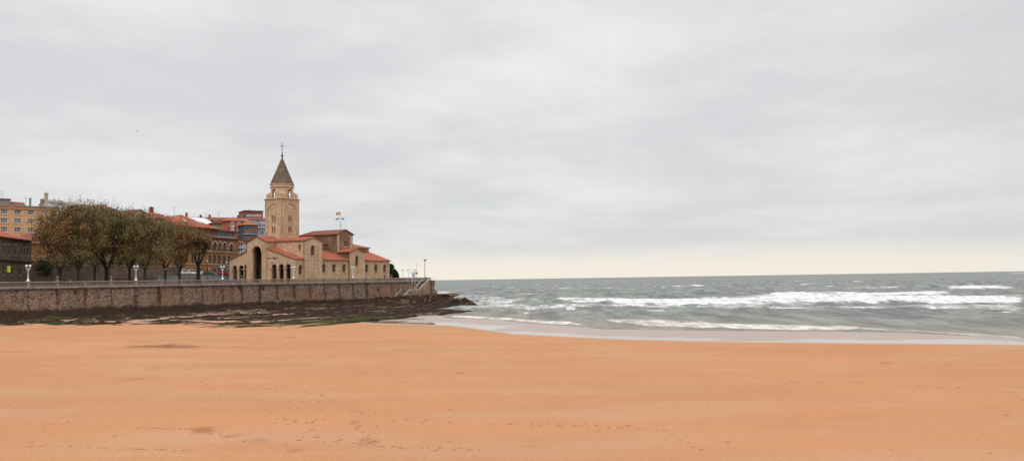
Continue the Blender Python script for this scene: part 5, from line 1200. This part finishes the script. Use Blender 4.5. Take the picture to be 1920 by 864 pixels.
# ------------------------------------------------------------------ vehicles
TYRE=mat('tyre_rubber',(.02,.02,.02),(.03,.03,.03),coord='Object',rough=.8); RIM=mat('wheel_rim',(.4,.4,.42),(.3,.3,.3),coord='Object',rough=.3,metal=.6)
def paint(n,c): return mat(n,c,tuple(x*.9 for x in c),coord='Object',rough=.3,fine=.04,spec=.5)
def car(px,py,Y,rz,pt,lab,cat='car',van=False,grp='cars parked in front of the ochre palace'):
    P=atY(px,py,Y); z0=gzxy(P.x,P.y)+.005; R=empty('parked_van' if van else 'parked_car',(P.x,P.y,z0),rz); tag(R,lab,cat,grp)
    Lh=2.35 if van else 2.1; hw=.9
    lower=[(-Lh,.32),(Lh,.32),(Lh+.03,.62),(Lh-.12,.82),(1.05,.98),(-Lh+.1,1.0),(-Lh-.02,.7)] if not van else [(-Lh,.35),(Lh,.35),(Lh+.02,.75),(Lh-.15,1.0),(1.35,1.15),(-Lh,1.15)]
    cab=[(1.0,.96),(.35,1.42),(-1.1,1.45),(-1.85,.99)] if not van else [(1.3,1.13),(.7,1.85),(-Lh+.12,1.9),(-Lh+.02,1.13)]
    def sec(pl,h0,h1,taper=0.):
        m=MB(); n=len(pl); zm=min(z for x,z in pl); zx=max(z for x,z in pl)
        def hwz(z): return h0+(h1-h0)*(z-zm)/(zx-zm)
        o=[(x,-hwz(z),z) for x,z in pl]+[(x,hwz(z),z) for x,z in pl]
        m.add(o,[list(range(n)),list(range(n,2*n))[::-1]]+[[i,(i+1)%n,(i+1)%n+n,i+n] for i in range(n)]); return m
    b=sec(lower,hw,hw-.03).build('body',pt,R); bv=b.modifiers.new('b','BEVEL'); bv.width=.07; bv.segments=2
    c=sec(cab,hw-.06,hw-.2).build('cabin',pt,R); bv=c.modifiers.new('b','BEVEL'); bv.width=.05; bv.segments=2
    zm,zx=cab[0][1]+.06,cab[1][1]-.08
    for sgn in (-1,1):
        m=MB(); x0,x1=cab[0][0]-.25,cab[-1][0]+.3; xa,xb=cab[1][0]-.05,cab[2][0]+.1
        for a,bb,cc,d in ((x0,(x0+x1)/2+.04,(xa+xb)/2+.04,xa),((x0+x1)/2-.04,x1,xb,(xa+xb)/2-.04)):
            k=lambda z:(hw-.06)+((hw-.2)-(hw-.06))*(z-cab[0][1])/(cab[1][1]-cab[0][1])
            pts=[(a,sgn*(k(zm)+.012),zm),(bb,sgn*(k(zm)+.012),zm),(cc,sgn*(k(zx)+.012),zx),(d,sgn*(k(zx)+.012),zx)]
            m.add(pts+[(p[0],p[1]-sgn*.01,p[2]) for p in pts],[[0,1,2,3],[7,6,5,4],[0,4,5,1],[1,5,6,2],[2,6,7,3],[3,7,4,0]])
        m.build('side_window',GLS,c)
    for nm,(xa,za),(xb,zb),dx in (('windscreen',cab[0],cab[1],.015),('rear_window',cab[3],cab[2],-.015)):
        f=.12;g=.88; A_=(xa+(xb-xa)*f,za+(zb-za)*f); B_=(xa+(xb-xa)*g,za+(zb-za)*g)
        m=MB(); pts=[(A_[0]+dx,-.68,A_[1]+.012),(A_[0]+dx,.68,A_[1]+.012),(B_[0]+dx,.6,B_[1]+.012),(B_[0]+dx,-.6,B_[1]+.012)]; m.add(pts+[(p[0]-dx*.7,p[1],p[2]-.008) for p in pts],[[0,1,2,3],[7,6,5,4],[0,4,5,1],[1,5,6,2],[2,6,7,3],[3,7,4,0]]); m.build(nm,GLS,c)
    for sx in (1.3,-1.35):
        for sy in (-1,1):
            m=MB(); m.tube((sx,sy*(hw-.2),.32),(sx,sy*(hw+.02),.32),.32,.32,14); w=m.build('wheel',TYRE,R); m=MB(); m.tube((sx,sy*(hw+.015),.32),(sx,sy*(hw+.03),.32),.2,.18,10); m.build('rim',RIM,w)
    if 'lens' not in MATS: mat('lens',(.7,.7,.68),coord='Object',rough=.2); mat('tail_lens',(.5,.04,.03),coord='Object',rough=.3)
    for sy in (-1,1):
        m=MB(); m.box(Lh-.06,Lh+.05,sy*.62-.15,sy*.62+.15,.62,.78); m.build('headlight',MATS['lens'],R)
        m=MB(); m.box(-Lh-.05,-Lh+.06,sy*.7-.12,sy*.7+.12,.7,.92); m.build('taillight',MATS['tail_lens'],R)
    m=MB(); m.box(Lh-.02,Lh+.06,-.8,.8,.34,.52); m.box(-Lh-.06,-Lh+.02,-.8,.8,.34,.52); m.build('bumper',IRON,R)
WP=paint('white_car_paint',(.75,.75,.75))
car(345.5,514,296,rad(80),WP,'white van seen from behind, between the orange sign and the bare tree','van',True)
car(362,514,300,rad(52),WP,'white van parked immediately left of the thick black tree trunk','van',True)
car(376,515,306,rad(8),WP,'white car half hidden behind the thick black tree trunk')
car(391,515.5,300,rad(4),paint('black_car_paint',(.012,.014,.016)),'black car parked right of the black tree trunk')
car(419,514.5,314,rad(60),paint('red_car_paint',(.55,.035,.025)),'small bright red car behind the third white lamp, near the church porch')
# ------------------------------------------------------------------ globe lamps, signs, people on the promenade
def globelamp(px,ytop,Y,lab,two=False):
    P=atY(px,520,Y); z0=gzxy(P.x,P.y); h=zpx(px,ytop,Y)-z0; R=empty('globe_lamp',(P.x,P.y,z0),0); tag(R,lab,'street lamp','dark lamps with white globes')
    m=MB(); m.lathe([(.16,0),(.14,.5),(.08,.7),(.06,h-.4),(.1,h-.35)],0,0,8); p=m.build('post',IRON,R); m=MB(); m.ball((0,0,h-.12),.27,8); m.build('globe',GLOBE,R)
    if two: m=MB(); m.tube((0,0,h*.55),(.55,0,h*.6),.04); m.ball((.6,0,h*.66),.22,8); m.build('side_globe',GLOBE,R)
globelamp(388.5,489,262,'tall dark lamp post with white globe, right of the black forked tree trunk',True)
globelamp(425,491.5,280,'dark lamp post with white globe just left of the church porch')
globelamp(311,503.5,255,'short lamp post with round globe among the plane trees',)
globelamp(242.5,487,262,'lamp with a small white globe under the leaves left of the second white lamp')
def floodpole():
    P=W(90.2,4.2,8.4); s=onT(510,500,5)[0]; P=W(s,5,8.4); Y=P.y; R=empty('floodlight_pole',P,0); tag(R,'dark pole with a crossbar of floodlights and white globes in front of the porch arches','lamp post')
    h=zpx(510,483,Y)-8.4; m=MB(); m.lathe([(.16,0),(.14,.6),(.09,.8),(.07,h)],0,0,8); m.tube((-1.7,0,h-.15),(2.,0,h-.15),.06); m.build('post',IRON,R)
    for x,dz in ((-1.5,.02),(-.9,.05),(.5,.2),(1.1,.1),(1.8,.15),(.9,-.2)):
        m=MB(); m.tube((x,.1,h-.1+dz),(x+.1,-.35,h-.3+dz),.12,.24,8); m.build('floodlight',IRON,R)
    for x,z in ((0.15,h-.9),(.75,h-1.25)):
        m=MB(); m.ball((x,-.1,z),.2,8); m.build('globe',GLOBE,R)
floodpole()
P=atY(336,520,268); R=empty('round_sign',(P.x,P.y,gzxy(P.x,P.y)),0); tag(R,'faded orange rounded information sign on a short post beside the rusty tree','sign')
m=MB(); m.tube((0,0,0),(0,0,2.),.07); m.build('post',IRON,R); m=MB(); zc=zpx(336,514,268)-gzxy(P.x,P.y); m.slab((0,-.08),(1,0),[(.66*math.cos(PI*i/8),zc+.85*math.sin(PI*i/8)) for i in range(16)],(),.1); m.build('panel',mat('orange_panel',(.42,.10,.045),(.36,.09,.04),coord='Object'),R)
P=atY(258,500,250); R=empty('traffic_sign',(P.x,P.y,gzxy(P.x,P.y)),0); tag(R,'square grey white sign above the second white lamp, on a thin post','sign')
m=MB(); zc=zpx(258,495,250)-gzxy(P.x,P.y); m.tube((0,.05,0),(0,.05,zc),.05); m.build('post',GREYM,R); m=MB(); m.box(-.4,.45,-.03,.0,zc-.5,zc+.5); m.build('panel',WHM,R)
def bench(px,t,lab):
    s=onT(px,520,t)[0]; R=empty('bench',W(s,t,gz(s,t)),ALPHA); tag(R,lab,'bench','benches along the promenade')
    m=MB(); [m.box(-1.5,1.5,-.25+i*.16,-.13+i*.16,.44,.49) for i in range(3)]; m.build('seat',BARKD,R); m=MB(); [m.box(-1.5,1.5,.26,.31,.6+i*.16,.72+i*.16) for i in range(3)]; m.build('backrest',BARKD,R)
    for x in (-1.2,1.2): m=MB(); m.box(x-.05,x+.05,-.25,.3,0,.44); m.box(x-.05,x+.05,.3,.36,0,1.05); m.build('leg',IRON,R)
def railing(xa,xb,t,lab):
    sa=onT(xa,520,t)[0]; sb=onT(xb,520,t)[0]; z=gz((sa+sb)/2,t); R=empty('street_railing',W(sa,t,z),ALPHA); tag(R,lab,'railing','dark railings behind the balustrade'); m=MB(); L_=sb-sa
    for h in (.6,1.25,1.8): m.box(0,L_,-.05,.05,h,h+.14)
    m.build('rail',IRON,R)
    for i in range(int(L_/2.4)+1): q=MB(); q.box(i*2.4-.06,i*2.4+.06,-.06,.06,-.1,2.); q.build('post',IRON,R)
railing(206,296,20,'dark railing between the thick dark tree trunk and the middle trees'); railing(342,368,17,'short dark railing left of the black forked trunk')
bench(180,6,'dark bench left of the thick dark tree trunk'); bench(120,24,'dark bench beside the seated couple'); bench(400,16,'dark bench right of the black forked tree trunk')
# people
SKIN=mat('skin',(.45,.27,.19),(.42,.25,.18),coord='Object',fine=.03); CLO={}
def cloth(c):
    k=str(c)
    if k not in CLO: CLO[k]=mat('cloth_'+['red','navy','grey','black','blue','tan'][len(CLO)%6],c,tuple(x*.8 for x in c),coord='Object',rough=.9,fine=.1)
    return CLO[k]
def skinmesh(name,vs,es,rad_,mt,par,root=0):
    me=bpy.data.meshes.new(name); me.from_pydata(vs,es,[]); o=bpy.data.objects.new(name,me); COL.objects.link(o)
    m=o.modifiers.new('s','SKIN'); s2=o.modifiers.new('u','SUBSURF'); s2.levels=1; s2.render_levels=1
    for i,v in enumerate(me.skin_vertices[0].data): v.radius=(rad_[i],rad_[i]*.85); v.use_root=(i==root)
    dg=bpy.context.evaluated_depsgraph_get(); m2=bpy.data.meshes.new_from_object(o.evaluated_get(dg)); o.modifiers.clear(); o.data=m2; m2.name=name
    m2.materials.clear(); m2.materials.append(mt); m2.polygons.foreach_set('use_smooth',[True]*len(m2.polygons)); o.parent=par; return o
def person(P,rz,lab,jc,tc,hc=(.03,.02,.015),stride=.18):
    R=empty('person',P,rz); tag(R,lab,'person')
    vs=[(0,0,.95),(0,0,1.15),(0,0,1.38),(0,0,1.5),(0,.02,1.62),(0,.0,1.72),
        (-.1,0,.9),(-.11,stride*.5,.5),(-.11,stride,.08),(-.11,stride+.16,.04),(.1,0,.9),(.11,-stride*.3,.5),(.11,-stride,.1),(.11,-stride+.15,.04),
        (-.2,0,1.4),(-.26,-.04,1.12),(-.25,.1,.9),(-.25,.14,.8),(.2,0,1.4),(.26,.04,1.12),(.25,.16,.9),(.25,.2,.8)]
    es=[(0,1),(1,2),(2,3),(3,4),(4,5),(0,6),(6,7),(7,8),(8,9),(0,10),(10,11),(11,12),(12,13),(2,14),(14,15),(15,16),(16,17),(2,18),(18,19),(19,20),(20,21)]
    r=[.14,.14,.16,.06,.1,.08,.09,.06,.045,.04,.09,.06,.045,.04,.06,.045,.035,.03,.06,.045,.035,.03]
    b=skinmesh('body',vs,es,r,SKIN,R)
    jv=[vs[i] for i in (0,1,2,14,15,16,18,19,20)]; jr=[.17,.17,.19,.085,.07,.055,.085,.07,.055]; skinmesh('jacket',jv,[(0,1),(1,2),(2,3),(3,4),(4,5),(2,6),(6,7),(7,8)],jr,cloth(jc),R)
    tv=[vs[i] for i in (0,6,7,8,10,11,12)]; skinmesh('trousers',tv,[(0,1),(1,2),(2,3),(0,4),(4,5),(5,6)],[.15,.11,.085,.065,.11,.085,.065],cloth(tc),R)
    m=MB(); m.ball((0,-.02,1.7),.115,8); m.build('hair',cloth(hc),R,smooth=True)
    for s_ in (-1,1): m=MB(); m.box(s_*.11-.05,s_*.11+.05,(stride if s_<0 else -stride)-.08,(stride if s_<0 else -stride)+.2,0,.09); m.build('shoe',IRON,R)
def pat(px,t): s=onT(px,520,t)[0]; return W(s,t,gz(s,t))
person(pat(129.,25),rad(200),'person in a navy jacket with grey hair, left one of the couple behind the balustrade',(.02,.025,.05),(.03,.03,.035),(.35,.34,.33))
person(pat(134.,25),rad(160),'person in a bright red jacket, right one of the couple behind the balustrade',(.5,.03,.025),(.03,.03,.035),(.3,.29,.28))
person(pat(354,24),rad(90),'person in a pale blue jacket in front of the white vans',(.12,.22,.4),(.03,.035,.05))
person(pat(364.5,20),rad(70),'person dressed in black walking just left of the black forked trunk',(.02,.02,.025),(.02,.02,.02))
# gulls
def gull(P,rz,span,lab,fly=True,col=None):
    R=empty('gull',P,rz); tag(R,lab,'bird','gulls in the sky' if fly else None); k=span/1.3; m=MB()
    rs=[(-.28,.01),(-.2,.05),(-.05,.085),(.1,.08),(.2,.05),(.26,.055),(.32,.04),(.38,.01)]
    for (a,ra),(b,rb) in zip(rs,rs[1:]): m.tube((a*k,0,(.12 if not fly else 0)*k),(b*k,0,(.12 if not fly else 0)*k),ra*k,rb*k,8)
    b=m.build('body',col or MATS['flag_navy'] if fly else WHT,R)
    for s in (-1,1):
        m=MB()
        if fly: pts=[(.1,0,.03),(.16,.3,.16),(.02,.65,.1),(-.1,.6,.08),(-.02,.3,.12),(-.12,0,.02)]
        else: pts=[(.12,.07,.16),(.0,.1,.2),(-.3,.05,.1),(-.1,.085,.08)]
        pp=[(x*k,s*y*k,z*k) for x,y,z in pts]; n=len(pp); m.add(pp+[(x,y,z-.015*k) for x,y,z in pp],[list(range(n)),list(range(n,2*n))[::-1]]+[[i,(i+1)%n,(i+1)%n+n,i+n] for i in range(n)]); m.build('wing',GRST,R)
    if not fly:
        for s in (-1,1): m=MB(); m.tube((0,s*.03*k,0),(0,s*.03*k,.1*k),.012*k); m.build('leg',OCHB,R)
GD=mat('gull_grey',(.12,.12,.13),coord='Object')
gull(atY(256,246,300),rad(60),1.3,'largest flying gull, high over the plane trees',True,GD); gull(atY(117,283,480),rad(20),1.2,'tiny gull in flight at the far left of the sky',True,GD)
gull(atY(637,299,480),rad(70),1.2,'tiny gull in flight above the great transept flags',True,GD); gull(atY(671,282,560),rad(30),1.3,'faintest tiny gull, right of the gull above the flags',True,GD)
bpy.context.view_layer.update()
P=atZ(592,599,.6); ok,loc,_,_=bpy.data.objects['rock_shelf'].ray_cast(Vector((P.x,P.y,20)),Vector((0,0,-1))); P.z=loc.z if ok else .5
gull(P,rad(15),1.3,'white gull standing on the green rock shelf near the sand',False)
# ================================================================== sky, light, camera
def world():
    w=bpy.data.worlds.new('World'); SC.world=w; w.use_nodes=True; nt=w.node_tree; bg=nt.nodes['Background']
    sky=N(nt,'ShaderNodeTexSky'); sky.sky_type='NISHITA'; sky.sun_disc=False; sky.sun_elevation=rad(52); sky.sun_rotation=rad(195)
    tc=N(nt,'ShaderNodeTexCoord'); v=tc.outputs['Generated']; sx=N(nt,'ShaderNodeSeparateXYZ'); L(nt,v,sx.inputs[0]); X,Y,Z=sx.outputs
    zc=mth(nt,'MAXIMUM',Z,0.); den=mth(nt,'ADD',zc,.10)
    cb=N(nt,'ShaderNodeCombineXYZ'); L(nt,mth(nt,'DIVIDE',X,den),cb.inputs[0]); L(nt,mth(nt,'DIVIDE',Y,den),cb.inputs[1])
    n1=noi(nt,cb.outputs[0],.75,6,.5,(.8,.75,1)); n2=noi(nt,cb.outputs[0],2.1,5,.55,(.8,.8,1)); n3=noi(nt,cb.outputs[0],.3,3,.5,(.8,1.,1))
    f=ramp(nt,mth(nt,'ADD',mth(nt,'MULTIPLY',n1,.56),mth(nt,'ADD',mth(nt,'MULTIPLY',n2,.26),mth(nt,'MULTIPLY',n3,.18))),.40,.62)
    c=mixc(nt,f,(.685,.692,.708),(.885,.885,.89))
    # darker bank of cloud towards the open sea on the right
    az=mth(nt,'DIVIDE',X,mth(nt,'ADD',mth(nt,'MAXIMUM',Y,.0),.3))
    c=mixc(nt,mth(nt,'MULTIPLY',ramp(nt,az,.0,.55),.35),c,(.66,.665,.67))
    # paler haze band under the cloud base, cream at the horizon
    c=mixc(nt,mth(nt,'MULTIPLY',mth(nt,'SUBTRACT',1.,ramp(nt,Z,.03,.20)),.45),c,(.68,.70,.71))
    hz=mth(nt,'SUBTRACT',1.,ramp(nt,mth(nt,'ADD',Z,mth(nt,'MULTIPLY',mth(nt,'SUBTRACT',n2,.5),.02)),.008,.046))
    hz=mth(nt,'MULTIPLY',hz,mth(nt,'SUBTRACT',1.,mth(nt,'MULTIPLY',ramp(nt,az,.25,.6),.35)))
    c=mixc(nt,mth(nt,'MULTIPLY',hz,.9),c,(.95,.885,.755))
    # brighter overcast overhead
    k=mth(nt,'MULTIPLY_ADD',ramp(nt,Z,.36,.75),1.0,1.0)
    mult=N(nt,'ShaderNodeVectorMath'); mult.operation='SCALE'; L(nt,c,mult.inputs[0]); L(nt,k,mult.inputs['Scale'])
    sk=N(nt,'ShaderNodeVectorMath'); sk.operation='SCALE'; sk.inputs['Scale'].default_value=.08; L(nt,sky.outputs[0],sk.inputs[0])
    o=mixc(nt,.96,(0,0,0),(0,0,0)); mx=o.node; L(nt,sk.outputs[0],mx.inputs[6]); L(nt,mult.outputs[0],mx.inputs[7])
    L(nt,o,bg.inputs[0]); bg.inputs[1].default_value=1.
    ld=bpy.data.lights.new('sun','SUN'); ld.energy=1.0; ld.angle=rad(14); ld.color=(1,.95,.88); s=bpy.data.objects.new('sun',ld); COL.objects.link(s)
    # light comes from behind and left of the camera
    d=Vector((math.sin(rad(195))*math.cos(rad(52)),math.cos(rad(195))*math.cos(rad(52)),math.sin(rad(52)))); s.rotation_euler=d.to_track_quat('Z','Y').to_euler(); s.location=(0,0,60)
world()
cd=bpy.data.cameras.new('camera'); cam=bpy.data.objects.new('camera',cd); COL.objects.link(cam); SC.camera=cam
cam.matrix_world=Matrix.Translation((0,0,CZ))@CAMM.to_4x4(); cd.sensor_width=36; cd.lens=36*F/1920; cd.clip_end=90000; cd.clip_start=.3
vs=SC.view_settings; vs.view_transform='Standard'; vs.look='None'; vs.exposure=0; vs.gamma=1
SC.render.engine='CYCLES'
